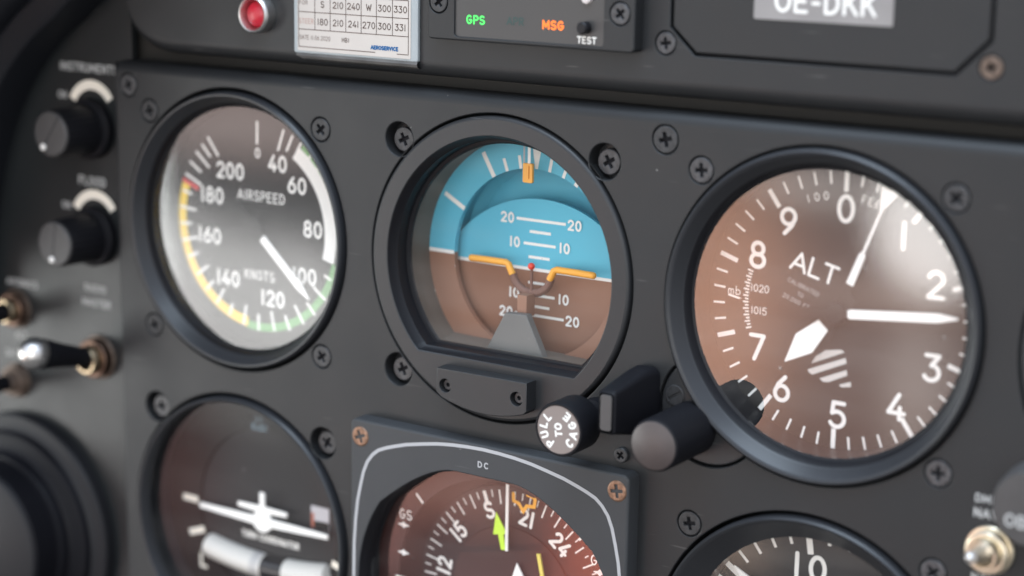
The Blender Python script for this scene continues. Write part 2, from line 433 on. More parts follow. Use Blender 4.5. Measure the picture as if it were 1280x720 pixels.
# ------------------------------------------------------------------ stroke lettering
def A(cx, cz, rx, rz, a0, a1, n=14):
    return [(cx + rx * math.cos(math.radians(a0 + (a1 - a0) * i / n)), cz + rz * math.sin(math.radians(a0 + (a1 - a0) * i / n))) for i in range(n + 1)]
W = .62
GLYPH = {
 '0': ([(A(.31, .5, .27, .5, 0, 360, 28)[:-1], True)], W),
 '1': ([([(.12, 0), (.12, 1)], False)], .26),
 '2': ([(A(.31, .72, .27, .28, 165, -25, 14) + [(.04, 0), (.6, 0)], False)], W),
 '3': ([([(.06, 1), (.54, 1), (.27, .60)] + A(.27, .31, .29, .31, 80, -150, 16), False)], W),
 '4': ([([(.40, 1), (.02, .25), (.62, .25)], False), ([(.45, .48), (.45, 0)], False)], W),
 '5': ([([(.54, 1), (.12, 1), (.08, .56)] + A(.28, .32, .29, .32, 120, -150, 16), False)], W),
 '6': ([(A(.31, .31, .27, .31, 0, 360, 24)[:-1], True), ([(.05, .36), (.16, .66), (.44, 1)], False)], W),
 '7': ([([(.04, 1), (.58, 1), (.22, 0)], False)], W),
 '8': ([(A(.31, .75, .22, .25, 0, 360, 22)[:-1], True), (A(.31, .26, .27, .27, 0, 360, 24)[:-1], True)], W),
 '9': ([(A(.31, .69, .27, .31, 0, 360, 24)[:-1], True), ([(.57, .64), (.46, .34), (.18, 0)], False)], W),
 'A': ([([(0, 0), (.33, 1), (.66, 0)], False), ([(.13, .32), (.53, .32)], False)], .66),
 'B': ([([(.05, 0), (.05, 1), (.3, 1)] + A(.3, .76, .24, .24, 90, -90) + A(.32, .26, .26, .26, 90, -90) + [(.05, 0)], False), ([(.05, .52), (.3, .52)], False)], W),
 'C': ([(A(.33, .5, .29, .5, 50, 310, 20), False)], .6),
 'D': ([([(.05, 0), (.05, 1), (.25, 1)] + A(.25, .5, .33, .5, 90, -90, 16) + [(.05, 0)], False)], W),
 'E': ([([(.52, 1), (.05, 1), (.05, 0), (.54, 0)], False), ([(.05, .52), (.46, .52)], False)], .56),
 'F': ([([(.52, 1), (.05, 1), (.05, 0)], False), ([(.05, .52), (.44, .52)], False)], .54),
 'G': ([(A(.33, .5, .29, .5, 50, 350, 20) + [(.62, .46), (.36, .46)], False)], .66),
 'H': ([([(.05, 0), (.05, 1)], False), ([(.56, 0), (.56, 1)], False), ([(.05, .52), (.56, .52)], False)], W),
 'I': ([([(.1, 0), (.1, 1)], False)], .2),
 'K': ([([(.05, 0), (.05, 1)], False), ([(.56, 1), (.06, .42)], False), ([(.24, .60), (.58, 0)], False)], .6),
 'L': ([([(.05, 1), (.05, 0), (.5, 0)], False)], .52),
 'M': ([([(.04, 0), (.06, 1), (.38, .25), (.70, 1), (.72, 0)], False)], .76),
 'N': ([([(.05, 0), (.05, 1), (.57, 0), (.57, 1)], False)], W),
 'O': ([(A(.33, .5, .30, .5, 0, 360, 28)[:-1], True)], .66),
 'P': ([([(.05, 0), (.05, 1), (.3, 1)] + A(.3, .74, .26, .26, 90, -90) + [(.05, .48)], False)], .58),
 'R': ([([(.05, 0), (.05, 1), (.3, 1)] + A(.3, .74, .26, .26, 90, -90) + [(.05, .48)], False), ([(.3, .48), (.56, 0)], False)], .6),
 'S': ([(A(.30, .745, .25, .255, 35, 270, 16) + A(.30, .25, .27, .25, 90, -150, 16), False)], .6),
 'T': ([([(0, 1), (.58, 1)], False), ([(.29, 1), (.29, 0)], False)], .58),
 'U': ([([(.05, 1), (.05, .3)] + A(.31, .28, .26, .28, 180, 360) + [(.57, 1)], False)], W),
 'V': ([([(0, 1), (.3, 0), (.6, 1)], False)], .6),
 'W': ([([(0, 1), (.2, 0), (.42, .8), (.64, 0), (.84, 1)], False)], .84),
 'X': ([([(.03, 0), (.57, 1)], False), ([(.03, 1), (.57, 0)], False)], .6),
 'Y': ([([(0, 1), (.3, .48), (.3, 0)], False), ([(.6, 1), (.3, .48)], False)], .6),
 'Z': ([([(.04, 1), (.56, 1), (.04, 0), (.58, 0)], False)], .6),
 '-': ([([(.06, .45), (.34, .45)], False)], .4),
 '.': ([([(.08, .0), (.08, .06)], False)], .16),
 ',': ([([(.1, .06), (.06, -.12)], False)], .16),
 'm': ([([(.04, 0), (.04, .62)], False), ([(.04, .42)] + A(.2, .42, .16, .2, 180, 0, 8) + [(.36, 0)], False), ([(.36, .42)] + A(.52, .42, .16, .2, 180, 0, 8) + [(.68, 0)], False)], .72),
 'b': ([([(.05, 1), (.05, 0)], False), (A(.3, .3, .25, .3, 0, 360, 20)[:-1], True)], .58),
 ' ': ([], .3),
}

# ------------------------------------------------------------------ things
def thing(name, label, cat, x=0., z=0., h=0., group=None, kind=None):
    o = bpy.data.objects.new(name, None); COL.objects.link(o)
    o.empty_display_size = .01
    o.location = (x * MM, -h * MM, z * MM)
    o['label'] = label; o['category'] = cat
    if group: o['group'] = group
    if kind: o['kind'] = kind
    return o

def cross(s, w):                                               # phillips recess outline
    return [(-w, s), (-w, w), (-s, w), (-s, -w), (-w, -w), (-w, -s), (w, -s), (w, -w), (s, -w), (s, w), (w, w), (w, s)]
def rotl(l, a):
    c, s_ = math.cos(math.radians(a)), math.sin(math.radians(a))
    return [(x * c - z * s_, x * s_ + z * c) for x, z in l]
def screw_mesh(r, m, slot=False, dome=.25, ring=True):
    b = MB()
    hole = [(-r * .75, .35), (-r * .75, -.35), (r * .75, -.35), (r * .75, .35)] if slot else cross(r * (.62 if m == 'screw_bronze' else .54), r * .15)
    b.plate(circle(r, n=36), [hole], 0, -1.2, m, bev=dome, hole_bev=.12)
    b.disc(r * .72, -.95, 'deep', n=24)
    if ring: b.lathe([(r + .6, -1.1), (r - .1, -1.1)], 'deep', n=36)   # floor of the countersink
    return b
SCREW = {}
def add_screw(kind, parent, x, z, h=0., rot=None):
    if kind not in SCREW:
        b = {'flush': lambda: screw_mesh(3.05, 'screw_black'), 'sunk': lambda: screw_mesh(3.2, 'screw_black', ring=False),
             'big': lambda: screw_mesh(3.3, 'screw_black'), 'bronze': lambda: screw_mesh(2.8, 'screw_bronze', ring=False, dome=.5),
             'small': lambda: screw_mesh(2.0, 'screw_black', ring=False, dome=.4), 'worn': lambda: screw_mesh(2.5, 'screw_worn'),
             'slot': lambda: screw_mesh(2.7, 'screw_black', slot=True, ring=False), 'module': lambda: screw_mesh(2.6, 'screw_black')}[kind]()
        o = b.build('screw'); SCREW[kind] = o; o.parent = parent
    else:
        o = SCREW[kind].copy(); COL.objects.link(o); o.parent = parent
    a = random.uniform(0, 90) if rot is None else rot
    o.location = (x * MM, -h * MM, z * MM); o.rotation_euler = (0, math.radians(-a), 0)
    return o

S = 31.4                                                       # half spacing of the instrument screws
P = 89.                                                        # instrument pitch
CEN = {'asi': (-89, -.2), 'adi': (0, 0), 'alt': (89.1, .1), 'tc': (-88.7, -87.8), 'hsi': (0, -91), 'vsi': (89.4, -87.4), 'far': (178.2, 0)}

# ------------------------------------------------------------------ setting: base board behind the panels
b = MB(); b.poly([(-420, -330), (420, -330), (420, 330), (-420, 330)], -42, 'base_board')
o = b.build('dashboard'); o['kind'] = 'structure'
b = MB(); b.plate([(-133.5, 40), (300, 40), (300, 58), (-133.5, 58)], [], -9.5, -12, 'base_board', bev=0)
o = b.build('panel_gap'); o['kind'] = 'structure'

# ------------------------------------------------------------------ main instrument panel
RB = 3.0; ZF = 44.6 - RB                                       # rolled top edge
t = thing('instrument_panel', 'large matt dark grey panel that carries the six round and square flight instruments', 'panel')
lobe = []
holes = []
for k in ('asi', 'adi', 'tc', 'vsi'): holes.append(circle(40.2, CEN[k], 120))
# altimeter hole joined with the round lobe of its setting knob
def lobed(R, r, lc, c=(0, 0)):
    big = circle(R, c, 240); out = []
    d = math.dist(lc, c)
    ang = math.degrees(math.atan2(lc[1] - c[1], lc[0] - c[0])) % 360
    half = math.degrees(math.acos((R * R + d * d - r * r) / (2 * R * d)))
    out = circle(R, c, 150, ang + half, ang + 360 - half)
    half2 = math.degrees(math.acos((r * r + d * d - R * R) / (2 * r * d)))
    out += circle(r, lc, 40, ang + 180 + half2, ang + 180 + 360 - half2)[1:-1]
    return out
ALOBE = (62.4, -26.7)                                          # lobe of the panel cut-out; the knob itself sits a little lower
AKNOB = (57.5, -31.7)
holes.append(lobed(40.1, 14.0, ALOBE, CEN['alt']))
holes.append(circle(41.4, CEN['far'], 120))
holes.append(rrect(-40, -128, 40, -48.5, 4))
SUNK = [(-31.2, 31.0), (31.2, 31.0), (-31.2, -31.0), (CEN['tc'][0] - S, CEN['tc'][1] + S), (CEN['tc'][0] + S, CEN['tc'][1] + S)]
for p in SUNK: holes.append(circle(4.5, p, 40))
FLUSH = [(CEN[k][0] + sx * S, CEN[k][1] + sz * S) for k, sx, sz in (('asi', -1, 1), ('asi', 1, 1), ('asi', -1, -1), ('asi', 1, -1), ('alt', -1, 1), ('alt', 1, 1), ('alt', 1, -1), ('vsi', -1, 1))]
FLUSH += [(CEN['vsi'][0] + S, CEN['vsi'][1] + S + 1.2), (-128.5, 38.0)]
for p in FLUSH: holes.append(circle(3.35, p, 40))
holes.append(circle(3.6, (47.8, 37.9), 40))
holes.append(circle(4.0, (133.7, -46.5), 24))
b = MB()
b.plate([(-133.2, -260), (300, -260), (300, ZF), (-133.2, ZF)], holes, 0, -6, 'panel', bev=0, hole_bev=.3)
# left edge chamfer and rolled top edge
vs = []; fs = []
for i in range(7):
    a = i / 6 * PI / 2
    vs += [(-133.2 - 1.3 * math.sin(a), -260, -1.3 + 1.3 * math.cos(a)), (-133.2 - 1.3 * math.sin(a), ZF + RB * .8, -1.3 + 1.3 * math.cos(a))]
vs += [(-134.5, -260, -6), (-134.5, ZF + RB * .8, -6)]
for i in range(7): fs.append([2 * i, 2 * i + 1, 2 * i + 3, 2 * i + 2])
b.add(vs, fs, 'panel', True)
vs = []; fs = []
for i in range(9):
    a = i / 8 * PI / 2
    vs += [(-133.2, ZF + RB * math.sin(a), -RB + RB * math.cos(a)), (300, ZF + RB * math.sin(a), -RB + RB * math.cos(a))]
vs += [(-133.2, 44.6, -9), (300, 44.6, -9)]
for i in range(9): fs.append([2 * i, 2 * i + 1, 2 * i + 3, 2 * i + 2])
b.add(vs, fs, 'panel', True)
b.add([(-133.2, ZF, 0), (-133.2, ZF, -RB)] + [(-133.2, ZF + RB * math.sin(i / 8 * PI / 2), -RB + RB * math.cos(i / 8 * PI / 2)) for i in range(9)][1:], [[0, 1] + list(range(2, 10))[::-1]][::-1], 'panel')
b.build('panel_face', t)
for p in SUNK:                                                 # floors of the screw counterbores
    b = MB(); b.disc(4.9, -4.4, 'bezel', p, 40); b.build('counterbore_floor', t)
for x, z in ((-128.5, 38.0), (47.8, 37.9)): add_screw('big' if x == 47.8 else 'flush', t, x, z)
add_screw('small', t, 38.6, -41.9, 1.2)

# ------------------------------------------------------------------ airspeed indicator
cx, cz = CEN['asi']
t = thing('airspeed_indicator', 'round airspeed gauge in knots with white, green and yellow arcs', 'gauge', cx, cz)
b = MB(); b.lathe([(39.2, -6), (39.2, .5), (39.0, 1.1), (38.5, 1.5), (38.0, 1.45), (37.5, 1.0), (36.2, -1.6), (35.9, -1.9)], 'bezel_cool', n=128)
b.lathe([(35.9, -1.9), (35.6, -2.3), (35.3, -4.2), (34.9, -4.35), (34.6, -4.6), (34.6, -11)], 'black', n=128)  # black step paints in the deep shadow around the dial
b.build('bezel', t)
b = MB(); b.disc(35.5, -10, 'dial', n=96); b.build('dial', t)
b = MB()
b.arc(24.6, 28.7, 32.5, 105.5, -9.93, 'white', 60)
b.arc(28.7, 30.4, 34.5, 76, -9.93, 'green', 40); b.arc(28.2, 30.6, 105.5, 188, -9.93, 'green', 60)
b.arc(27.2, 30.1, 188, 289.5, -9.93, 'yellow', 80)
b.tick(23.8, 30.3, 290.9, 1.3, -9.91, 'red')
b.build('speed_arcs', t)
b = MB()
b.tick(23.6, 30.1, .8, .8, -9.88, 'white')
for a, r0 in ((19.6, 23.8), (26.2, 25.2), (33, 27.4)): b.tick(r0, 30.3, a, .75, -9.88, 'white')
for a in (42, 50, 58.5, 66.5): b.tick(28.6, 30.6, a, .7, -9.88, 'white')
for a, r0, r1 in ((114.5, 26.8, 29.4), (126.2, 25.2, 30.8), (137.6, 26.7, 31.2), (147.2, 25.1, 31.2), (157.8, 26.5, 31.1), (168.5, 24.6, 30.5), (179.8, 25.5, 30.5),
                  (190.8, 24, 30.1), (202, 25.7, 29.6), (212.8, 23.7, 29.4), (223.2, 24.8, 29), (234, 23.5, 29), (245.6, 25, 29.5), (255.7, 23.6, 30.1),
                  (265.5, 25.2, 29.6), (275.2, 23.4, 29.7), (285, 25.6, 29.4), (294.8, 23.3, 29.9), (302.7, 25, 30.2), (310.3, 23.4, 30), (316.5, 25.2, 29.9), (322.7, 23.6, 30.2)):
    b.tick(r0, r1, a, .8, -9.88, 'white')
b.build('scale_markings', t)
b = MB()
for s_, x, z, sz in (('0', .5, 21.1, 3.0), ('40', 7.8, 18.7, 4.9), ('60', 14.8, 13.2, 4.9), ('80', 20.4, 1.4, 4.9), ('100', 17.2, -12.3, 4.9), ('120', 5.5, -20.4, 4.9),
                     ('140', -11.3, -16.5, 4.9), ('160', -18.2, -4.7, 4.9), ('180', -17.0, 7.3, 4.9), ('200', -9.9, 15.0, 4.9)):
    b.text(s_, x, z, sz, -9.86, 'white', .165, .54, gap=.2)
b.text('AIRSPEED', 1.6, 8.7, 3.0, -9.86, 'white', .13, .6)
b.text('KNOTS', .7, -14.2, 2.9, -9.86, 'white', .13, .6)
b.build('numerals', t)
b = MB()
d = math.radians(132.4); u = (math.sin(d), math.cos(d)); q = (u[1], -u[0])
tip = [(u[0] * r + q[0] * w, u[1] * r + q[1] * w) for r, w in ((4.2, -1.15), (4.2, 1.15), (22.5, 1.15), (27.3, .15), (27.3, -.15), (22.5, -1.15))]
b.slab(tip, -8.6, -8.1, 'needle_white', .1)
b.slab([(u[0] * r + q[0] * w, u[1] * r + q[1] * w) for r, w in ((-9, -1.2), (-9, 1.2), (4.2, .95), (4.2, -.95))], -8.6, -8.1, 'dial', .1)
b.disc(3.0, -8.0, 'dial', n=32)
b.lathe([(3.0, -9.9), (3.0, -8.2), (2.8, -8.0), (0, -7.9)], 'dial', n=32)
b.build('needle', t)
b = MB(); b.slab(circle(34.6, n=96), -5.2, -4.4, 'glass', 0); b.build('glass', t)
for i, (x, z) in enumerate(((-S, S), (S, S), (-S, -S), (S, -S))): add_screw('flush', t, x, z, rot=(12, 40, 20, 35)[i])

# ------------------------------------------------------------------ attitude indicator
t = thing('attitude_indicator', 'round artificial horizon with blue sky half, brown ground half and orange aircraft symbol', 'gauge')
b = MB()
b.plate(circle(39.55, n=128), [dshape(34.4, -24.4)], .8, -7, 'bezel', bev=.9, hole_bev=.3)
L0 = [(dshape(34.4, -24.4), .5), (dshape(33.5, -23.7), -2.0), (dshape(33.3, -23.5), -2.2), (dshape(33.1, -23.4), -5.8), (dshape(32.2, -22.9), -6.0), (dshape(31.8, -22.8), -6.6)]
vs = []; fs = []
for l, h in L0: vs += [(x, z, h) for x, z in l]
n = len(L0[0][0])
for r in range(len(L0) - 1):
    for i in range(n):
        j = (i + 1) % n
        fs.append([r * n + i, r * n + j, (r + 1) * n + j, (r + 1) * n + i])
b.add(vs, fs, 'black', True)
b.build('bezel', t)
b = MB()                                                       # inner tube between the glass and the roll ring
vs = []; fs = []
L0 = [(dshape(32.6, -23.2), -6.7), (circle(33.6, (0, -.8), n, -44.5, 224.5), -17.6)]
for l, h in L0: vs += [(x, z, h) for x, z in l[:n]]
for i in range(n):
    j = (i + 1) % n
    fs.append([i, j, n + j, n + i])
b.add(vs, fs, 'tan_wall', True)
b.poly(rrect(-30, -40, 30, -23.6, 1), -7.2, 'bezel')
b.add([(-27, -24.0, -7.3), (27, -24.0, -7.3), (27, -25.6, -16), (-27, -25.6, -16)], [[0, 1, 2, 3]], 'black')
b.build('inner_wall', t)
ZC = -1.0
b = MB()                                                       # roll ring
for m, a0, a1 in (('sky_blue', -90, 90), ('earth', 90, 270)):
    b.arc(25.2, 34.5, a0, a1, -17, m, 90, c=(0, ZC))
    a, e = (0, PI) if m == 'sky_blue' else (PI, 2 * PI)
    b.lathe([(25.2, -17), (25.2, -18.6)], m, (0, ZC), 90, a, e)
b.build('roll_ring', t)
b = MB()
for a, r0, r1, w in ((-60.8, 25.2, 32.6, 1.25), (-30, 25.2, 32.4, 1.25), (-19.6, 25.2, 28.7, .9), (-9.6, 25.2, 28.7, .9), (10.6, 25.2, 28.7, .9), (20.5, 25.2, 28.7, .9), (30, 25.2, 32.4, 1.25), (60, 25.2, 32.4, 1.25)):
    b.tick(r0, r1, a, w, -16.94, 'white', c=(0, ZC))
b.tick(25.2, 31.6, 1.4, .8, -16.94, 'white', 3.0, c=(0, ZC))
for x0, x1 in ((-34, -25.3), (25.3, 34)): b.poly([(x0, ZC - .5), (x1, ZC - .5), (x1, ZC + .5), (x0, ZC + .5)], -16.94, 'white')
b.build('roll_markings', t)
b = MB()                                                       # bowl behind the pitch card
b.lathe([(27.5, -18.5), (27.5, -26), (25, -28.5), (0, -29)], 'sky_blue', (0, ZC), 48, 0, PI)
b.lathe([(27.5, -18.5), (27.5, -26), (25, -28.5), (0, -29)], 'earth', (0, ZC), 48, PI, 2 * PI)
b.build('bowl', t)
HZ = -3.2                                                      # horizon height on the pitch card
def cardh(x, z): return -20. - ((z - HZ) / 25.) ** 2 * 2.2 - (x / 27.) ** 2 * .5
b = MB()
top = [(x, HZ - 15.6 + math.sqrt(35 ** 2 - x * x)) for x in [27 - 54 * i / 40 for i in range(41)]]
def strip(zlo, zhi, m):                                        # curved card built in slices
    nx, nz = 40, 10; vs = []; fs = []
    for i in range(nx + 1):
        x = -27 + 54 * i / nx
        zl, zh = zlo(x), zhi(x)
        for j in range(nz + 1):
            z = zl + (zh - zl) * j / nz; vs.append((x, z, cardh(x, z)))
    for i in range(nx):
        for j in range(nz):
            a = i * (nz + 1) + j
            fs.append([a, a + nz + 1, a + nz + 2, a + 1])
    b.add(vs, fs, m, True)
ztop = lambda x: HZ - 16.2 + math.sqrt(35 ** 2 - x * x)
zbot = lambda x: ZC - math.sqrt(max(0, 27.3 ** 2 - x * x))
strip(lambda x: HZ, ztop, 'sky_blue'); strip(zbot, lambda x: HZ, 'earth')
vs = []; fs = []
for i in range(41):                                            # thickness of the card edge
    x = -27 + 54 * i / 40; vs += [(x, ztop(x), cardh(x, ztop(x))), (x, ztop(x), cardh(x, ztop(x)) - 1.2)]
for i in range(40): fs.append([2 * i, 2 * i + 2, 2 * i + 3, 2 * i + 1])
b.add(vs, fs, 'sky_blue')
b.build('pitch_card', t)
b = MB()
def bar(x0, x1, z, w=.74): b.poly([(x0, z - w / 2), (x1, z - w / 2), (x1, z + w / 2), (x0, z + w / 2)], lambda x, zz: cardh(x, zz) + .05, 'white')
for i in range(20): bar(-27 + 2.7 * i, -27 + 2.7 * (i + 1), HZ, .85)
for k, hw in ((5, 3.3), (10, 5.0), (15, 3.3), (20, 7.7)):
    for s_ in (1, -1):
        z = {5: (.05, -6.85), 10: (3.55, -10.2), 15: (6.8, -13.3), 20: (9.85, -15.8)}[k][0 if s_ > 0 else 1]
        bar(-hw, hw, z)
        if k in (10, 20):
            for e in (-1, 1): b.text(str(k), e * (hw + 2.8), z, 2.95, cardh(hw, z - (1.5 if z > HZ else -1.5)) + .1, 'white', .19, .54, gap=.24)
b.build('pitch_markings', t)
b = MB()                                                       # aircraft symbol and its bracket
for s_ in (-1, 1):
    b.tube([(s_ * 19.0, -1.6, -16.2), (s_ * 14, -1.5, -16.2), (s_ * 7.9, -1.5, -16.2), (s_ * 7.2, -1.8, -16.2), (s_ * 5.8, -4.4, -16.2)], .92, 'orange', 12)
    b.sphere((s_ * 19.0, -1.6, -16.2), .92, 'orange', 12, 8)
b.build('aircraft_symbol', t)
b = MB()
arcp = [(6.0 * math.cos(math.radians(a)), -3.4 + 5.4 * math.sin(math.radians(a))) for a in range(190, 351, 10)]
b.tube([(x, z, -16.6) for x, z in arcp], 1.05, 'earth_dark', 10)
b.tube([(.2, -8.6, -16.2), (.2, -2.2, -16.2)], .42, 'earth_dark', 8)
b.slab([(-1.5, -8.6), (1.5, -8.6), (1.5, -14.5), (-1.5, -14.5)], -16, -12, 'earth', .2)
b.build('symbol_bracket', t)
b = MB(); b.sphere((.2, -1.5, -16.0), .95, 'red_ball', 16, 10); b.build('centre_dot', t)
b = MB(); b.slab([(-3.4, -13.3), (3.3, -13.0), (10.4, -27), (-10.8, -27)], -11.5, -9.2, 'grey_cover', .25); b.build('pedestal_cover', t)
b = MB()                                                       # bank pointer
b.plate(rrect(-1.5, 20.9, 1.5, 26.0, .4), [rrect(.3, 21.9, .6, 25.4, .1)], -13.6, -14.4, 'orange', bev=.15, hole_bev=.05)
b.poly([(-.1, 26.0), (.75, 26.0), (.75, 33), (-.1, 33)], -13.8, 'white')
b.poly([(-1.5, 26.0), (-.95, 26.0), (-.95, 33), (-1.5, 33)], -13.8, 'grey_line')
b.build('bank_pointer', t)
b = MB(); b.slab(dshape(31.9, -22.85), -6.5, -6.05, 'glass_coated', 0); b.build('glass', t)
# cover block under the window
b = MB()
out = [(-15.0, -26.9), (13.0, -26.7), (13.1, -34.1)] + [(x, -(math.sqrt(38.4 ** 2 - x * x)) + 1.3) for x in (12.2, 9, 5, 1, -3, -7, -11, -13.6)] + [(-15.2, -33.4)]
b.plate(ccw(out, True), [circle(1.85, (-12.3, -31.4), 28), circle(1.85, (9.9, -31.3), 28)], 5.0, .5, 'bezel', bev=.25, hole_bev=.12)
for c in ((-12.3, -31.4), (9.9, -31.3)): b.disc(2.1, 2.6, 'deep', c, 24)
b.build('cover_block', t)
for c in ((-12.3, -31.4), (9.9, -31.3)):
    b = MB(); b.plate(circle(1.45, n=24), [circle(.62, n=6)], 3.7, 2.6, 'screw_black', bev=.2, hole_bev=.08); b.disc(.8, 3.0, 'deep', n=12)
    o = b.build('hex_screw', t); o.location = (c[0] * MM, 0, c[1] * MM)
# pull-to-cage knob on its shaft
KX, KZ, KH = 30.9, -32.6, 18.2
b = MB()
b.lathe([(4.2, -1), (4.2, 3), (3.2, 3.4), (3.2, 9), (6.6, 9), (6.85, 9.4), (6.85, KH - .7), (6.55, KH), (6.1, KH + .02), (6.0, KH - .18), (0, KH - .18)], 'black_knob', n=64)
ob = b.build('cage_knob', t); ob.location = (KX * MM, 0, KZ * MM)
b = MB(); b.disc(6.0, KH - .1, 'cage_face', n=48); o = b.build('knob_face', ob)
b = MB()
def arc_text(b, txt, r, mid, step, size, h, m, w, face_in=True, wid=.6):
    for i, ch in enumerate(txt):
        a = mid + (i - (len(txt) - 1) / 2) * step
        b.text(ch, r * math.sin(math.radians(a)), r * math.cos(math.radians(a)), size, h, m, w, wid, rot=-a)
rt = 62
arc_text(b, 'PULL', 4.3, 0, -0 + 33, 2.35, KH - .05, 'white', .23)
for i, ch in enumerate('CAGE'):
    a = 180 - (i - 1.5) * 33
    b.text(ch, 4.3 * math.sin(math.radians(a)), 4.3 * math.cos(math.radians(a)), 2.35, KH - .05, 'white', .23, .6, rot=180 - a)
b.text('TO', 0, 0, 2.2, KH - .05, 'white', .23, .6)
o = b.build('lettering', ob); 
for c in ob.children: c.rotation_euler = (0, math.radians(-98), 0)
for (x, z) in SUNK[:3]: add_screw('sunk', t, x + .2, z - .2, -1.7, rot={-31.2: 25, 31.2: 30}[x])

# ------------------------------------------------------------------ altimeter
cx, cz = CEN['alt']
t = thing('altimeter', 'large round altimeter with brownish reflections and long white hand near the number two', 'gauge', cx, cz)
lc = (ALOBE[0] - cx, ALOBE[1] - cz)
b = MB(); b.lathe([(39.5, -6), (39.5, .7), (39.25, 1.4), (38.7, 1.8), (38.2, 1.7), (37.6, 1.2), (36.2, -1.4), (35.8, -1.8)], 'bezel_cool', n=144)
b.lathe([(35.8, -1.8), (35.4, -2.3), (34.9, -4.2), (34.5, -4.4), (34.2, -4.6), (34.2, -12)], 'black', n=144)  # inner wall blackened to stand for the shadow beside the glass
b.build('bezel', t)
b = MB()
b.plate(lobed(39.6, 13.5, lc), [circle(39.2, n=120)], -.4, -5, 'bezel', bev=.4, hole_bev=0)
b.build('knob_lobe', t)
b = MB(); b.disc(35.2, -12, 'dial', n=96); b.build('dial', t)
b = MB(); DC = (.4, -.5)
for i in range(50):
    a = i * 7.2
    if i % 5 == 0: b.tick(28.6, 33.5, a, 1.15, -11.9, 'white', c=DC)
    else: b.tick(30.3, 33.4, a, .55, -11.9, 'white', c=DC)
for i in range(19):
    a = 253 + i * 1.85
    b.tick(23.9, 24.9 if i % 2 else 25.4, a, .38, -11.9, 'white', c=DC)
b.poly([(-29.0, -.55), (-26.2, -1.05), (-25.3, -.8), (-26.2, -.5), (-29.0, 0)], -11.88, 'white')
for st in ([(-6.2, -14.1), (-5.2, -12.2), (-2.7, -10.3), (1.2, -9.6), (2.2, -10.1)], [(-7.1, -15.7), (2.5, -11.4), (2.8, -12.7), (-5.8, -16.8), (-6.7, -16.4)],
           [(-3.9, -17.4), (2.9, -14.3), (3.2, -15.6), (-1.6, -18.0), (-3.0, -18.1)], [(1.1, -18.2), (4.1, -17.0), (4.3, -18.2), (1.8, -18.7)]):
    b.poly(st, -11.89, 'white_dim')
b.build('scale_markings', t)
b = MB()
pos = [(0.2, 24.6), (14.8, 19.9), (23.2, 9.5), (23.6, -10), (15.4, -20.6), (.9, -25.1), (-14, -21), (-21.1, -11.8), (-21.9, 11), (-14.3, 20)]
for s_, (x, z) in zip('0123456789', pos): b.text(s_, x + .4, z - .5, 6.9, -11.85, 'white', .15, .58)
b.text('ALT', -6.6, 9.1, 4.9, -11.85, 'white', .14, .74, rot=-14, gap=.16)
b.text('CALIBRATED', -9.2, 4.2, 1.15, -11.85, 'paint_dim', .16, .6, rot=-19)
b.text('TO', -9.9, 2.2, 1.1, -11.85, 'paint_dim', .16, .6, rot=-19)
b.text('20,000 FT', -11.0, .5, 1.15, -11.85, 'paint_dim', .16, .6, rot=-19)
b.text('1020', -20.6, 2.3, 1.9, -11.85, 'white', .11, .6, gap=.16)
b.text('1015', -20.6, -3.2, 1.9, -11.85, 'white', .11, .6, gap=.16)
b.text('mb', -27.4, 1.0, 2.2, -11.85, 'white', .1, .6)
for s_, a in (('1', -20), ('0', -15.3), ('0', -10.3), ('F', 9.6), ('E', 13.2), ('E', 16.9)):
    b.text(s_, .4 + 27.6 * math.sin(math.radians(a)), -.5 + 27.6 * math.cos(math.radians(a)), 2.0, -11.85, 'white', .12, .6, rot=-a)
b.build('numerals', t)
def hand(b, ang, prof, h0, h1, m, c=(.4, -.4)):
    d = math.radians(ang); u = (math.sin(d), math.cos(d)); q = (u[1], -u[0])
    pts = [(c[0] + u[0] * r + q[0] * w, c[1] + u[1] * r + q[1] * w) for r, w in prof]
    b.slab(ccw(pts, True), h0, h1, m, .08)
b = MB(); hand(b, 20.5, [(7.4, -.95), (7.4, .95), (15.2, .85), (16.0, .35), (27.0, .3), (32.3, 2.4), (32.3, -2.4), (27.0, -.3), (16.0, -.35), (15.2, -.85)], -10.9, -10.6, 'needle_white')
hand(b, 20.5, [(-8, -1), (-8, 1), (7.4, .9), (7.4, -.9)], -10.9, -10.65, 'dial'); b.build('long_thin_hand', t)
b = MB(); hand(b, 222.5, [(4.6, -1.7), (4.6, 1.7), (11.6, 3.0), (18.6, .1), (18.6, -.1), (11.6, -3.0)], -10.1, -9.7, 'needle_white')
hand(b, 222.5, [(-6, -1.6), (-6, 1.6), (4.6, 1.6), (4.6, -1.6)], -10.1, -9.75, 'dial'); b.build('short_hand', t)
b = MB(); hand(b, 84.4, [(3.4, -.85), (3.4, .85), (4, 1.1), (25.5, 1.1), (30.2, .25), (30.2, -.25), (25.5, -1.1), (4, -1.1)], -9.0, -8.5, 'needle_white')
hand(b, 84.4, [(-9, -1.2), (-9, 1.2), (3.4, 1.0), (3.4, -1.0)], -9.0, -8.55, 'dial')
b.lathe([(2.6, -11.8), (2.6, -8.6), (2.3, -8.3), (0, -8.2)], 'dial', (.4, -.4), 32); b.build('long_hand', t)
b = MB(); b.slab(circle(34.2, n=96), -5.0, -4.4, 'glass_alt', 0); b.build('glass', t)
b = MB()
b.lathe([(6.6, -.4), (6.5, 17.4), (6.3, 18.2), (5.8, 18.6), (0, 18.6)], 'black_knob', n=64)
ob = b.build('setting_knob', t); ob.location = ((AKNOB[0] - cx) * MM, 0, (AKNOB[1] - cz) * MM)
b = MB(); b.lathe([(5.9, 18.58), (5.7, 18.7), (0, 18.75)], 'baro_face', n=48); b.build('knob_face', ob)
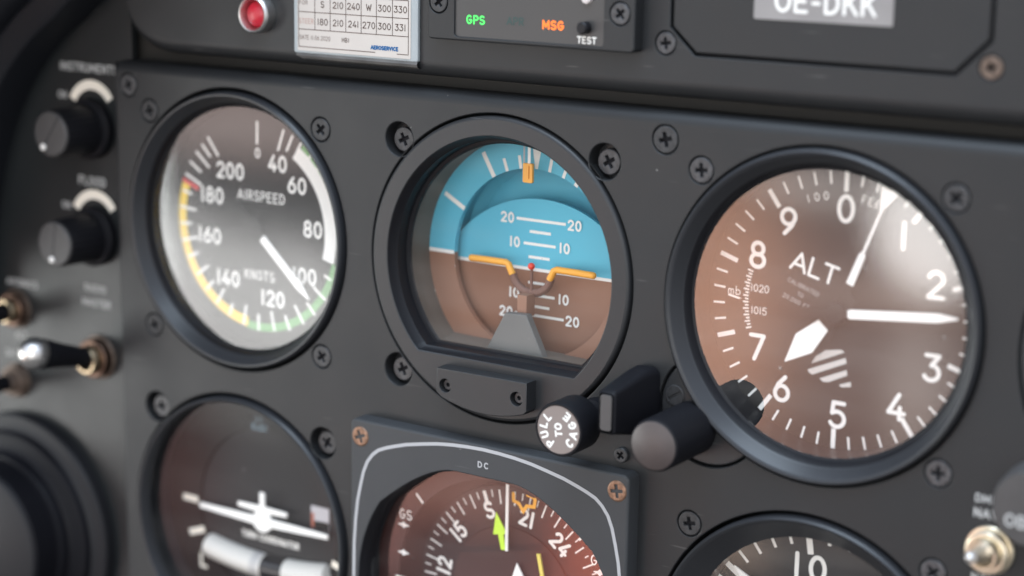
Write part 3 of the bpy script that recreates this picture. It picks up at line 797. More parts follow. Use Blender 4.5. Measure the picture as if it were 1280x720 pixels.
add_screw('slot', t, 52.6 - cx, -24.4 - cz, -.1, rot=35)
for i, (x, z) in enumerate(((-S, S), (S, S), (S, -S))): add_screw('flush', t, x, z, rot=(5, 50, 3)[i])

# ------------------------------------------------------------------ turn coordinator
cx, cz = CEN['tc']
t = thing('turn_coordinator', 'round turn indicator with small white aircraft silhouette above an inclinometer tube', 'gauge', cx, cz)
b = MB(); b.lathe([(39.2, -6), (39.2, .6), (39.0, 1.2), (38.5, 1.6), (38.0, 1.5), (37.7, 1.0), (37.5, -2.5), (38.6, -4), (38.9, -12)], 'bezel_cool', n=144)
b.build('bezel', t)
b = MB(); b.plate(circle(39.0, n=96), [circle(26.4, n=72)], -12, -13.4, 'dial', bev=0, hole_bev=.2); b.build('dial_ring', t)
b = MB()
tubeout = []
def bend(x): return -15.5 + x * x / 235.
hw = 24.6; r = 3.9
topl = [(x, bend(x) + r) for x in [hw - 2 * hw * i / 24 for i in range(25)]]
botl = [(x, bend(x) - r) for x in [-hw + 2 * hw * i / 24 for i in range(25)]]
endl = [(-hw + r * .9 * math.cos(math.radians(a)), bend(hw) + r * math.sin(math.radians(a))) for a in (110, 130, 150, 170, 190, 210, 230, 250)]
endr = [(hw + r * .9 * math.cos(math.radians(a)), bend(hw) + r * math.sin(math.radians(a))) for a in (-70, -50, -30, -10, 10, 30, 50, 70)]
slot = topl + endl + botl + endr
b.disc(27.4, -13.3, 'dial_grey', n=96)
b.build('dial_disc', t)
b = MB()
for a, r0, r1 in ((270.2, 27.0, 33.0), (250.5, 26.2, 32.6), (89.8, 27, 33), (109.5, 26.2, 32.6)): b.tick(r0, r1, a, 2.0, -11.94, 'cream')
b.text('L', -25.2, -18.8, 4.8, -11.94, 'cream', .2, .62)
b.text('R', 25.2, -18.8, 4.8, -11.94, 'cream', .2, .62)
b.text('TURN COORDINATOR', .4, -7.2, 2.1, -13.2, 'white', .19, .5, gap=.2)
b.text('D.C.', -2.0, 29.6, 1.5, -11.94, 'elec_blue', .16, .6)
b.text('ELEC', -2.2, 27.2, 2.0, -11.94, 'elec_blue', .2, .62)
b.build('lettering', t)
b = MB()
b.slab([(16.2, 6.8), (16.2, .0), (22.9, .0), (22.9, 6.8)], -13.25, -13.0, 'flag_grey', 0.05)
b.poly([(16.3, 4.6), (16.3, .2), (17.4, .2), (17.4, 4.6)], -12.95, 'flag_red')
b.poly([(17.4, 2.4), (17.4, .1), (22.8, .1), (22.8, 2.6)], -12.95, 'dial')
b.build('warning_flag', t)
b = MB()                                                       # aircraft silhouette
zc = -.5
wing = [(-24.7, zc + .75), (-24.7, zc - .75), (-3.4, zc - 1.6), (-2.6, zc - 2.6), (-1.2, zc - 3.5), (1.2, zc - 3.5), (2.6, zc - 2.6), (3.4, zc - 1.6), (24.7, zc - .75), (24.7, zc + .75),
        (3.4, zc + 1.0), (2.4, zc + 2.4), (9.4, zc + 2.8), (9.4, zc + 4.2), (.95, zc + 4.4), (.95, zc + 8.6), (-.95, zc + 8.6), (-.95, zc + 4.4), (-9.4, zc + 4.2), (-9.4, zc + 2.8), (-2.4, zc + 2.4), (-3.4, zc + 1.0)]
b.slab(wing, -10.6, -10.0, 'needle_white', .12)
b.lathe([(1.2, -13), (1.2, -10.6)], 'dial', (0, zc), 16)
o = b.build('aircraft_silhouette', t)
b = MB(); b.slab([(x, z) for x, z in slot], -13.22, -13.0, 'dial', .05); b.build('tube_backing', t)
def tubepath(x0, x1, n=24): return [(x0 + (x1 - x0) * i / n, bend(x0 + (x1 - x0) * i / n), -12.6) for i in range(n + 1)]
b = MB(); pp = tubepath(-24.4, 24.4, 40)
ends = [min(1., math.sqrt(max(0., 1 - ((abs(p[0]) - 22.4) / 2.02) ** 2)) if abs(p[0]) > 22.4 else 1.) for p in pp]
b.tube(pp, 3.7, 'tube_white', 28, radii=[max(.3, 3.7 * e) for e in ends]); b.build('inclinometer_tube', t)
b = MB(); b.tube(tubepath(-.6, 7.6, 8), 3.78, 'ball_black', 28); b.build('slip_ball', t)
b = MB(); b.tube(tubepath(-4.6, -1.6, 4), 3.76, 'tube_grey', 28); b.build('tube_collar', t)
b = MB(); b.slab(circle(37.7, n=96), -3.4, -2.8, 'glass_dim', 0); b.build('glass', t)
add_screw('sunk', t, -S + .2, S - .2, -1.7, rot=15); add_screw('sunk', t, S + .2, S - .2, -1.7, rot=60)

# ------------------------------------------------------------------ horizontal situation indicator
cx, cz = CEN['hsi']
t = thing('horizontal_situation_indicator', 'square compass instrument with reddish face, rounded white outline and copper screws', 'gauge', cx, cz)
R0 = 41.0; ZT = 36.9
a = math.degrees(math.asin(ZT / R0))
def topflat(R, zt, n=96):
    a = math.degrees(math.asin(zt / R))
    raw = circle(R, (0, 0), n, 180 - a, 360 + a)
    # soften the two corners where the flat top meets the circle
    p1 = raw[0]; p2 = raw[-1]
    k = 9
    q1, q2 = raw[k], (p1[0] + 9, zt)
    def bez(A_, B_, C_): return [((1 - s) ** 2 * A_[0] + 2 * s * (1 - s) * B_[0] + s * s * C_[0], (1 - s) ** 2 * A_[1] + 2 * s * (1 - s) * B_[1] + s * s * C_[1]) for s in [i / 8 for i in range(9)]]
    left = bez(q2, p1, q1)
    right = [(-x, z) for x, z in left][::-1]
    return left + raw[k + 1:-k - 1] + right
WIN = topflat(R0, ZT)
b = MB()
FACE = rrect(-43.6, -43, 43.6, 45.6, 1.8)
b.plate(FACE, [WIN], 5, -.2, 'case', bev=.7, hole_bev=.3)
b.build('faceplate', t)
b = MB()
vs = []; fs = []
L0 = [([(x * k, z * k) for x, z in WIN], h) for k, h in ((1., 4.7), (.992, 3.6), (.985, 3.2), (.982, -1.6), (.976, -1.9), (1.0, -2.2), (1.0, -14))]
for l, h in L0: vs += [(x, z, h) for x, z in l]
n = len(WIN)
for r in range(len(L0) - 1):
    for i in range(n):
        j = (i + 1) % n
        fs.append([r * n + i, r * n + j, (r + 1) * n + j, (r + 1) * n + i])
b.add(vs, fs, 'black', True)
b.build('window_rim', t)
half = [(0, 44.5), (5, 44.35), (10, 44.0), (15, 43.4), (20, 42.45), (25, 41.4), (29, 40.2), (32, 39.2), (34.6, 38.1), (36.6, 36.5), (38.4, 34.2), (39.7, 31.2), (40.8, 27), (41.8, 22.5), (42.5, 17), (43.0, 10), (43.2, 0), (43.0, -10), (42, -22), (40.5, -31), (37.5, -37), (31, -41)]
half = [(x * .985, z) for x, z in half]
line = [(-x, z) for x, z in half][::-1] + half[1:]
b = MB(); b.ribbon(line, .92, 5.05, 'grey_line', cap=False); b.build('white_outline', t)
b = MB(); b.text('DC', 0, 40.3, 1.75, 5.05, 'grey_line', .2, .72, gap=.42); b.build('lettering', t)
b = MB(); b.disc(42, -12.4, 'maroon', n=96); b.build('back_plate', t)
b = MB(); b.plate([(x * .995, z * .995) for x, z in WIN], [circle(33.4, n=120)], -3.25, -4.0, 'maroon', bev=0, hole_bev=.2); b.build('mask_ring', t)
b = MB(); b.lathe([(30.6, -12.4), (30.4, -10.2), (30.2, -10), (0, -10)], 'maroon_dark', n=96); card = b.build('compass_card', t)
b = MB()
HDG = 199.5
for dgr in range(0, 360, 5):
    a = dgr - HDG
    if dgr % 10 == 0: b.tick(25.2, 29.2, a, .46 if dgr != 180 else 1.1, -9.93, 'white')
    else: b.tick(27.2, 29.2, a, .36, -9.93, 'white')
for dgr, s_ in ((180, 'S'), (210, '21'), (240, '24'), (150, '15'), (120, '12'), (270, 'W'), (90, 'E')):
    a = dgr - HDG - (2. if dgr < 180 else 0); rr = 23.8 if dgr == 180 else 22.9
    b.text(s_, rr * math.sin(math.radians(a)), rr * math.cos(math.radians(a)), 5.0, -9.92, 'white', .18, .46 if s_ != 'S' else .54, rot=-a, gap=.2)
b.build('card_markings', card)
b = MB()                                                       # course disc with its slot
b.lathe([(19.2, -9.9), (19.0, -9.6), (0, -9.6)], 'maroon', n=72)
ca = math.radians(-13.4); u = (math.sin(ca), math.cos(ca)); q = (u[1], -u[0])
def cw(x, y): return (q[0] * x + u[0] * y, q[1] * x + u[1] * y)
b.poly([cw(-15, 12.2), cw(-15, 14.0), cw(13, 14.0), cw(13, 12.2)], -9.55, 'maroon_dark')
b.build('course_disc', t)
b = MB(); off = lambda p: (p[0], p[1] + 1.0)
b.slab([off(p) for p in ((-4.5, 22.0), (-5.3, 15.6), (-3.7, 15.9), (-2.7, 11.8), (-1.2, 12.0), (-2.0, 16.3), (-.9, 16.6))], -8.4, -8.0, 'arrow_green', .05)
b.build('course_arrow', t)
b = MB(); b.slab([off(p) for p in ((8.5, 13.0), (9.6, 13.2), (12.4, .5), (11.3, .3))], -8.6, -8.1, 'bar_yellow', .1); b.build('deviation_bar', t)
b = MB(); b.slab([off(p) for p in ((2.1, 8.9), (-.6, 1.0), (6.2, 2.5))], -8.9, -8.5, 'needle_white', .05); b.build('white_pointer', t)
b = MB(); b.ribbon([off(p) for p in ((1.0, 28.3), (1.1, 26.4), (2.8, 25.9), (4.2, 24.0), (5.3, 25.7), (7.6, 25.9), (7.9, 28.0))], 1.0, -8.0, 'bug_orange')
b.ribbon([off(p) for p in ((7.9, 28.0), (5.2, 28.6))], .4, -8.02, 'bug_orange'); b.build('heading_bug', t)
b = MB(); b.slab([(-.45, 13.4), (.45, 13.4), (.45, 34), (-.45, 34)], -6.8, -6.5, 'white', .05); b.build('lubber_line', t)
GH = -2.75
for s_ in (-1, 1):
    b = MB()
    b.ribbon([(s_ * 27.1, 25.2), (s_ * 24.8, 22.9)], .75, GH, 'white', cap=False)
    b.text('GS', s_ * 30.6, 18.5, 2.9, GH, 'white', .14, .56, gap=.22)
    for z in (15.4, 7.4, -8.6):
        b.poly([(s_ * 31.3 + e * 1.9, z + f) for e, f in ((-1, -.12), (-.35, -.4), (0, -1), (.35, -.4), (1, -.12), (1, .12), (.35, .4), (0, 1), (-.35, .4), (-1, .12))], GH, 'white')
    b.poly([(s_ * 29.5, -.4), (s_ * 34, -.4), (s_ * 34, .4), (s_ * 29.5, .4)], GH, 'white')
    b.build('glideslope_scale', t)
b = MB(); b.slab([(x * .985, z * .985) for x, z in WIN], -2.5, -2.0, 'glass_hsi', 0); b.build('glass', t)
for x, z, rr in ((-40.2, 40.9, 20), (40.2, 41.2, 8)): add_screw('bronze', t, x, z, 5.3, rot=rr)

# ------------------------------------------------------------------ gauge at the bottom right
cx, cz = CEN['vsi']
t = thing('round_gauge', 'round gauge marked 10 with short white ticks, cut off by the lower photo edge', 'gauge', cx, cz)
b = MB(); b.lathe([(39.2, -6), (39.2, .6), (39.0, 1.2), (38.5, 1.6), (38.0, 1.4), (37.5, .7), (33.0, -4.2), (32.5, -4.8), (32.5, -12)], 'bezel_cool', n=144)
b.build('bezel', t)
b = MB(); b.disc(33.8, -12, 'dial_grey', n=96); b.build('dial', t)
b = MB()
for a in (297.6, 314, 323, 332.3, 341.5): b.tick(28.9, 32.6, a, .8, -11.9, 'white')
for a in (305.1,): b.tick(25.5, 32.7, a, 1.6, -11.9, 'white')
b.tick(26.1, 32.3, 351, 1.6, -11.9, 'white')
b.tick(29.0, 31.1, 1.3, .95, -11.9, 'white')
b.disc(.65, -11.9, 'white', (5.9, 29.1), 16); b.disc(.55, -11.9, 'white', (10.9, 27.6), 16)
for i in range(8): b.disc(.55, -11.9, 'white', (29.7 * math.sin(math.radians(31 + 10 * i)), 29.7 * math.cos(math.radians(31 + 10 * i))), 12)
for i in range(9): b.tick(28.9, 32.6, 288 - i * 9, .8, -11.9, 'white')
b.build('scale_markings', t)
b = MB(); b.text('10', -4.2, 22.4, 7.0, -11.88, 'white', .16, .6, gap=.36); b.build('numerals', t)
b = MB(); hand(b, 309.5, [(-6, -1.5), (-6, 1.5), (23, 1.9), (30.4, .15), (30.4, -.15), (23, -1.9)], -9.9, -9.5, 'needle_white', (0, 0)); b.build('needle', t)
b = MB(); b.slab(circle(32.5, n=96), -5.6, -5.0, 'glass', 0); b.build('glass', t)
add_screw('flush', t, -S, S, rot=12); add_screw('flush', t, S, S + 1.2, rot=40)

# ------------------------------------------------------------------ the instrument of which only the edge shows
cx, cz = CEN['far']
t = thing('round_gauge', 'round gauge of which only a sliver of its rim shows at the right photo edge', 'gauge', cx, cz)
b = MB(); b.lathe([(40.8, -6), (40.8, -.5), (40.4, -.1), (40.0, 0), (39.5, -.1), (35.0, -3.4), (34.2, -4.5), (34.2, -12)], 'bezel_cool', n=128); b.build('bezel', t)
b = MB(); b.disc(35, -12, 'dial', n=64); b.build('dial', t)
b = MB(); b.slab(circle(34.2, n=64), -5.0, -4.4, 'glass_dim', 0); b.build('glass', t)

# ------------------------------------------------------------------ black paddle lever between the two top gauges
t = thing('paddle_lever', 'black flat paddle handle sticking out between artificial horizon and altimeter', 'handle', 44.0, -26.)
b = MB()
def ring(h, x0, x1, z0, z1, r):
    return [(x, z, h) for x, z in rrect(x0, z0, x1, z1, r, 4)]
R_ = [ring(-.5, -2.2, 4.6, -10, 7.8, 2.2), ring(2, -2.2, 4.4, -9.5, 8.4, 2.2), ring(5, -2.2, 3.6, -8.4, 8.0, 1.8), ring(15.8, -2.6, 2.5, -5.7, 5.4, 1.0), ring(17.2, -2.45, 2.35, -5.5, 5.2, 1.0), ring(17.8, -1.9, 1.8, -5.0, 4.7, .8)]
n = len(R_[0]); vs = [p for r in R_ for p in r]; fs = []
for r in range(len(R_) - 1):
    for i in range(n):
        j = (i + 1) % n; fs.append([r * n + i, r * n + j, (r + 1) * n + j, (r + 1) * n + i])
b.add(vs, fs, 'black_knob', True); b.build('paddle', t)
b = MB(); b.plate(rrect(-1.6, -4.6, 1.5, 4.3, .7, 4), [], 17.95, 17.7, 'knob_face', bev=.1); b.build('paddle_end', t)

# ------------------------------------------------------------------ left switch panel
LH = -6.
t = thing('switch_panel', 'dark grey side panel with two black knobs and brass toggle switches', 'panel', -160, -20, LH)
b = MB(); b.plate([(-240, -240), (27.5, -240), (27.5, 240), (-240, 240)], [circle(3, (0 + 9.2, 43.5), 20)], 0, -2, 'panel_left', bev=0); b.build('panel_face', t)
b = MB(); X = lambda x: x + 160; Zz = lambda z: z + 20; H_ = .05
b.text('INSTRUMENTS', X(-162.3), Zz(40.9), 2.7, H_, 'letter_grey', .18, .64, align='l')
b.text('ON', X(-161.8), Zz(32.2), 2.3, H_, 'letter_grey', .18, .6)
b.text('FLOOD', X(-150.4), Zz(7.0), 2.9, H_, 'letter_grey', .18, .6)
b.text('ON', X(-161.6), Zz(-1.3), 2.3, H_, 'letter_grey', .18, .6)
b.text('AVIONICS', X(-182.5), Zz(-28.4), 2.4, H_, 'letter_grey', .18, .6)
b.text('RADIO', X(-150.5), Zz(-25.9), 2.4, H_, 'letter_grey', .18, .62)
b.text('MASTER', X(-150.2), Zz(-30.4), 2.4, H_, 'letter_grey', .18, .62)
b.text('ALT', X(-184), Zz(-45.5), 2.2, H_, 'letter_grey', .18, .62)
b.text('BAT', X(-188.5), Zz(-51.8), 2.2, H_, 'letter_grey', .18, .62)
b.build('lettering', t)
for zz in (27.1, -5.8):
    b = MB(); b.arc(7.5, 10.3, -63, 57, .06, 'cream', 40, c=(X(-149.5), Zz(zz))); b.build('brightness_arc', t)
knobs = [(22.4 + .6, 35, 'upper black dimmer knob with white dot, under the word INSTRUMENTS'), (-9.9 + .4, 10, 'lower black dimmer knob with white dot, under the word FLOOD')]
for zz, rot, lab in knobs:
    t = thing('dimmer_knob', lab, 'knob', -149.5, zz, LH, group='black dimmer knobs on the side panel')
    b = MB()
    b.lathe([(9.0, 0), (9.0, 2.4), (8.5, 3.0), (7.4, 3.2), (7.2, 3.6)], 'black_knob', n=64)
    vs = []; prof = []                                         # fluted body
    nfl = 96
    for r, h in ((7.2, 3.6), (7.0, 14.6), (6.7, 16.2)):
        for i in range(nfl):
            rr = r - (.22 if i % 4 in (0, 1) else 0)
            vs.append((rr * math.cos(2 * PI * i / nfl), rr * math.sin(2 * PI * i / nfl), h))
    fs = [[k * nfl + i, k * nfl + (i + 1) % nfl, (k + 1) * nfl + (i + 1) % nfl, (k + 1) * nfl + i] for k in range(2) for i in range(nfl)]
    b.add(vs, fs, 'black', True)
    b.build('knob_body', t)
    b = MB(); b.lathe([(6.75, 16.1), (6.6, 16.7), (6.2, 17.0), (0, 17.05)], 'knob_face', n=48)
    b.build('knob_cap', t)
    b = MB(); d = math.radians(180 + rot); u = (math.sin(d), math.cos(d))
    b.ribbon([(-u[0] * 6.2, -u[1] * 6.2), (u[0] * 4.2, u[1] * 4.2)], .35, 17.08, 'black')
    b.lathe([(1.0, 17.0), (.95, 17.5), (.6, 17.75), (0, 17.8)], 'white', (u[0] * 4.8, u[1] * 4.8), 20)
    b.build('index_dot', t)

def hexagon(r): return [(r * math.cos(math.radians(60 * i + 15)), r * math.sin(math.radians(60 * i + 15))) for i in range(6)]
def toggle(name, label, x, z, h, tip, big, group=None, nutm='brass', R=7.6, levm='black_knob', tipm='steel', rx=1.):
    t = thing(name, label, 'switch', x, z, h, group=group)
    b = MB(); k = R / 7.6
    b.lathe([(7.9 * k, 0), (7.9 * k, .7), (7.6 * k, 1.0), (6.2 * k, 1.1)], 'screw_worn' if nutm == 'brass' else nutm, n=48)
    b.plate(circle(7.0 * k, n=48), [circle(4.9 * k, n=36)], 4.4 * k, 0.9, 'brass_red' if nutm == 'brass' else nutm, bev=.5, hole_bev=.2)
    b.build('mounting_nut', t)
    b = MB(); b.lathe([(5.0 * k, 1), (5.0 * k, 7.0 * k), (4.6 * k, 7.6 * k), (3.7 * k, 7.6 * k), (3.2 * k, 6.6 * k), (3.0 * k, 2)], nutm, n=40)
    # bright flats left and right of the keyway
    b.build('bushing', t)
    b = MB(); b.disc(4.4 * k, 2.2, 'deep', n=24); 
    dx, dz, dh = tip
    p0 = Vector((0, 0, 2)); p1 = Vector((dx, dz, dh)); dd = (p1 - p0)
    path = [tuple(p0 + dd * s) for s in (0, .25, .6, .86, .97)]
    b.tube(path, 1, levm, 20, radii=[3.5 * k, 3.4 * k, 3.2 * k * big, 4.0 * k * big, 3.7 * k * big])
    b.build('lever', t)
    b = MB(); q = p0 + dd * .99
    b.sphere(tuple(q), (4.2 if tipm == 'steel' and nutm == 'brass' else 3.3) * k * big, tipm, 24, 14); b.build('lever_tip', t)
    return t
toggle('toggle_switch', 'big toggle switch with thick black lever and bright silver tip', -149.3, -47.0, LH, (.6, 6.6, 27.0), 1.32, R=6.6)
toggle('toggle_switch', 'brass toggle switch at the left photo edge, above the silver tipped one', -185.0, -36.9, LH, (-1.2, -1.5, 22), 1.2, tipm='black_knob', R=6.0)
toggle('toggle_switch', 'small dark toggle switch at the left photo edge, just below the silver tipped one', -186.0, -60.2, LH, (0, .5, 24), 1.5, tipm='black_knob', R=5.4, nutm='screw_worn')

# ------------------------------------------------------------------ stepped round fitting at the bottom left
t = thing('round_fitting', 'large black stepped round fitting cut off by the lower left photo corner', 'fitting', -182.6, -107.8, LH)
b = MB(); b.lathe([(37.4, 0), (37.4, 3.6), (36.9, 4.3), (36.0, 4.6), (33.4, 5.0), (32.6, 5.6)], 'fit_black', n=120); b.build('flange', t)
b = MB(); b.lathe([(32.5, 5.6), (31.9, 7.4), (30.2, 8.2), (28.0, 8.6), (27.0, 9.4), (26.8, 12), (26.4, 12.6), (25.4, 12.8), (25.2, 15), (25.0, 20.5), (24.2, 21.4)], 'fit_dark', n=120); b.build('stepped_body', t)
b = MB(); b.lathe([(24.2, 21.4), (23.4, 21.9), (0, 22.0)], 'fit_black', n=96); b.build('end_face', t)

# ------------------------------------------------------------------ switch and knob at the bottom right
toggle('toggle_switch', 'small bare metal toggle switch under the DME and NAV lettering', 133.7, -46.5, 0, (.2, 2.2, 13.5), .5, nutm='zinc', R=5.4, levm='steel', tipm='steel')
pan = bpy.data.objects['instrument_panel']
for tx, x, z, sz in (('DME', 132.0, -35.0, 2.0), ('NAV', 132.2, -38.4, 2.3), ('NAV', 132.5, -53.6, 2.2)):
    b = MB(); b.text(tx, x, z, sz, .05, 'letter_grey', .18, .64); b.build('lettering', pan)
t = thing('selector_knob', 'dark grey selector knob lettered OBS at the right photo edge', 'knob', 144.4, -33.0, 0)
b = MB(); b.lathe([(9.4, 0), (9.4, 1.2), (9.0, 1.8), (8.9, 6.6), (8.2, 7.6), (0, 7.8)], 'knob_face', n=64); b.build('knob_body', t)
b = MB(); b.text('OBS', -1.6, -3.0, 3.0, 7.9, 'letter_grey', .17, .66, align='c'); b.build('lettering', t)

# ------------------------------------------------------------------ upper panel
t = thing('upper_panel', 'dark grey upper panel with rolled lower edge above the flight instruments', 'panel', 0, 52, 0)
b = MB()
XL = -128.; zb = -4.2; RU = 4.2
nprof = 10
prof = [(zb + RU * (1 - math.cos(i / nprof * PI / 2)), -RU + RU * math.sin(i / nprof * PI / 2)) for i in range(nprof + 1)]   # (z,h)
prof = [(zb, -11)] + prof
# left corner sweeps up in an arc
path = [(XL + 16 - 16 * math.cos(i / 10 * PI / 2), 10 - 10 * math.sin(i / 10 * PI / 2)) for i in range(11)]
cols = [(300, 0, 1.)] + [(x, dz, 1.) for x, dz in path[::-1]]
vs = []; fs = []
for x, dz, _ in cols:
    for z, h in prof: vs.append((x, z + dz, h))
n = len(prof)
for i in range(len(cols) - 1):
    for j in range(n - 1):
        fs.append([i * n + j, i * n + j + 1, (i + 1) * n + j + 1, (i + 1) * n + j][::-1])
b.add(vs, fs, 'panel', True)
pl = [(x, dz + prof[-1][0]) for x, dz, _ in cols]
outer = [(300, 90)] + [(300, pl[0][1])] + pl[1:] + [(XL, 90)]
cover = [(48.7, 19 + 30), (48.9, 12.9), (55.2, 7.0), (118.2, 6.9), (125.5, 14.3), (125.6, 49)]
grv = offset(ccw(cover, True), -.9)
b.plate(ccw(outer, True), [grv, circle(2.9, (47.0, 8.7), 32), circle(2.8, (126.3, 8.3), 32)], 0, -3, 'panel', bev=0, hole_bev=.2)
b.add([(XL, 10 + prof[-1][0], 0), (XL, 90, 0), (XL - 3, 90, -3), (XL - 3, 10, -3), (XL - 3, 90, -6), (XL - 3, 10, -6)], [[0, 1, 2, 3], [3, 2, 4, 5]], 'panel', True)
b.poly([(40, 5), (134, 5), (134, 60), (40, 60)], -2.2, 'deep')
b.build('panel_face', t)
add_screw('module', t, 47.0, 8.7, rot=8); add_screw('worn', t, 126.3, 8.3, rot=20)
t = thing('cover_plate', 'flat grey cover plate with clipped corners carrying a silver registration label', 'plate', 87, 52, 0)
b = MB(); b.plate([(x - 87, z) for x, z in cover], [], -.1, -2, 'panel', bev=.25); b.build('plate_face', t)
b = MB()
b.plate(rrect(69.7 - 87, 15.7, 103.5 - 87, 26, .4), [], .05, -.15, 'label_silver', bev=.03)
ol = b.build('registration_label', t)
b = MB(); b.text('OE-DKK', 87.2 - 87, 20.1, 5.2, .12, 'white', .145, .66, gap=.2); b.build('lettering', ol)

# annunciator module
t = thing('annunciator_module', 'dark grey annunciator unit with lit green GPS and orange MSG words', 'annunciator', 10.6, 64, 0)
b = MB(); dx = -10.6; 
win = rrect(-11.2 + dx, -4.9, 32.2 + dx, 14, .9)
b.plate(rrect(-19.4 + dx, -5.9, 40.8 + dx, 30, 1.2), [win, circle(2.9, (-16.1 + dx, 3.4), 32), circle(2.9, (36.7 + dx, 3.2), 32)], 4, -.2, 'panel', bev=.45, hole_bev=.2); b.build('faceplate', t)
b = MB(); b.poly(rrect(-12 + dx, -5.6, 33 + dx, 16, .5), 3.5, 'window_black'); b.build('window', t)
b = MB(); b.text('GPS', -5.0 + dx, -.5, 2.35, 3.55, 'led_green', .2, .62); b.build('lit_word', t)['label'] = 'green lit word GPS'
b = MB(); b.text('MSG', 17.8 + dx, -.55, 2.35, 3.55, 'led_amber', .22, .64); b.build('lit_word', t)['label'] = 'orange lit word MSG'
b = MB(); b.text('APR', 6.8 + dx, -.2, 2.1, 3.55, 'led_off', .18, .62); b.build('unlit_word', t)
b = MB(); b.text('TEST', 27.4 + dx, -3.6, 1.75, 3.55, 'white', .18, .62); b.build('lettering', t)
b = MB(); b.lathe([(1.5, 3.5), (1.5, 5.6), (1.2, 6.0), (0, 6.05)], 'black', (27.2 + dx, -.6), 28); b.build('test_button', t)
b = MB(); b.lathe([(1.4, 3.5), (1.2, 4.3), (0, 4.5)], 'led_lens', (27.3 + dx, 6.4), 28); b.build('light_sensor', t)
add_screw('module', t, -16.1 + dx, 3.4, 4, rot=38); add_screw('module', t, 36.7 + dx, 3.2, 4, rot=40)

# compass deviation card in its holder
t = thing('deviation_card', 'white compass correction card with number table in a clear plastic holder', 'card', -45.5, 62, 0)
b = MB(); b.plate(rrect(-20.3, -10.6, 20.8, 26, .6), [], .9, 0, 'holder', bev=.3); b.build('card_holder', t)
b = MB()
pth = [(z, h) for z, h in ((-10.5, .75), (-11.2, 1.0), (-11.9, .7), (-12.4, -.2), (-12.6, -2.5))]
vs = []; fs = []
for x in (-19.5, 20.6):
    for z, h in pth: vs.append((x + (1.6 if (z < -11.5 and x < 0) else 0), z, h))
n = len(pth)
for j in range(n - 1): fs.append([j, j + 1, n + j + 1, n + j])
b.add(vs, fs, 'lip', True); b.build('holder_lip', t)
b = MB(); b.plate(rrect(-18.9, -9.9, 18.6, 24, .2), [], 1.05, .85, 'paper', bev=.03); b.build('paper_card', t)
b = MB(); hl = 1.09
def hline(x0, x1, z, w=.2): b.poly([(x0, z - w / 2), (x1, z - w / 2), (x1, z + w / 2), (x0, z + w / 2)], hl, 'ink')
def vline(x, z0, z1, w=.2): b.poly([(x - w / 2, z0), (x + w / 2, z0), (x + w / 2, z1), (x - w / 2, z1)], hl + .012, 'ink')
xs = [-18.5, -12.9, -7.7, -2.5, 2.6, 7.6, 12.8, 17.9]
for z in (5.0, .4, -4.2): hline(xs[0], xs[-1], z)
hline(xs[0], 7.2, -8.85); hline(14.2, xs[-1], -8.85)
for i, x in enumerate(xs): vline(x, -8.9 if i in (0, 7) else -4.2, 5.0 if i else 9)
b.poly([(xs[0], 5.3), (xs[-1], 5.3), (xs[-1], 7.6), (xs[0], 7.6)], hl + .024, 'ink_soft')
b.build('table_lines', t)
b = MB()
for i, (u_, v_) in enumerate((('S', '180'), ('210', '210'), ('240', '241'), ('W', '270'), ('300', '300'), ('330', '331'))):
    xm = (xs[i + 1] + xs[i + 2]) / 2
    b.text(u_, xm, 2.6, 1.8, hl, 'ink', .14, .64, gap=.18); b.text(v_, xm, -2.0, 1.8, hl, 'ink', .14, .64, gap=.18)
b.text('FOR', -18.2, 2.9, 1.25, hl, 'ink_soft', .12, .62, align='l'); b.text('STEER', -18.3, -2.0, 1.4, hl, 'ink_red', .12, .56, align='l')
b.text('DATE 11.06.2020', -18.1, -6.3, 1.2, hl, 'ink_soft', .13, .52, align='l', gap=.18); b.text('HBI', -3.8, -6.3, 1.25, hl, 'ink', .15, .62, align='l')
b.text('AEROSERVICE', 10.2, -7.6, 1.15, hl, 'ink_blue', .27, .58, gap=.18)
b.build('printing', t)

# red warning lamp
t = thing('warning_lamp', 'small red warning lamp in a chrome ring', 'lamp', -78.2, 60.9, 0)
b = MB(); b.lathe([(5.2, 0), (5.2, 2.6), (5.0, 3.3), (4.6, 3.7), (4.3, 3.6), (3.5, 1.2), (3.5, .3)], 'steel', n=48); b.build('chrome_ring', t)
b = MB(); b.lathe([(3.6, .8), (3.4, 1.6), (2.7, 2.4), (1.5, 2.9), (0, 3.0)], 'red_lens', n=40); b.build('red_lens', t)

# ------------------------------------------------------------------ curved black edge trim at the upper left, with an added shading hood
t = thing('edge_trim', 'black curved double edge trim with added shading hood in the upper left photo corner', 'trim', -160, 45, 0)
curve = [(-50, 112), (-80, 103), (-103, 90), (-118, 76), (-126, 69.5), (-134.7, 62.6), (-143.6, 56.4), (-152.2, 48.7), (-159.3, 40.1), (-166.7, 27.8), (-173, 12), (-178, -8), (-181.5, -30)]
def smooth_path(pts, k=4):
    out = []
    for i in range(len(pts) - 1):
        p0 = pts[max(i - 1, 0)]; p1 = pts[i]; p2 = pts[i + 1]; p3 = pts[min(i + 2, len(pts) - 1)]
        for j in range(k):
            s = j / k
            out.append(tuple(.5 * ((2 * p1[c]) + (-p0[c] + p2[c]) * s + (2 * p0[c] - 5 * p1[c] + 4 * p2[c] - p3[c]) * s * s + (-p0[c] + 3 * p1[c] - 3 * p2[c] + p3[c]) * s ** 3) for c in (0, 1)))
    return out + [pts[-1]]
curve = [(x - 15.3, z - 6.8) for x, z in curve]
cv = smooth_path(curve)
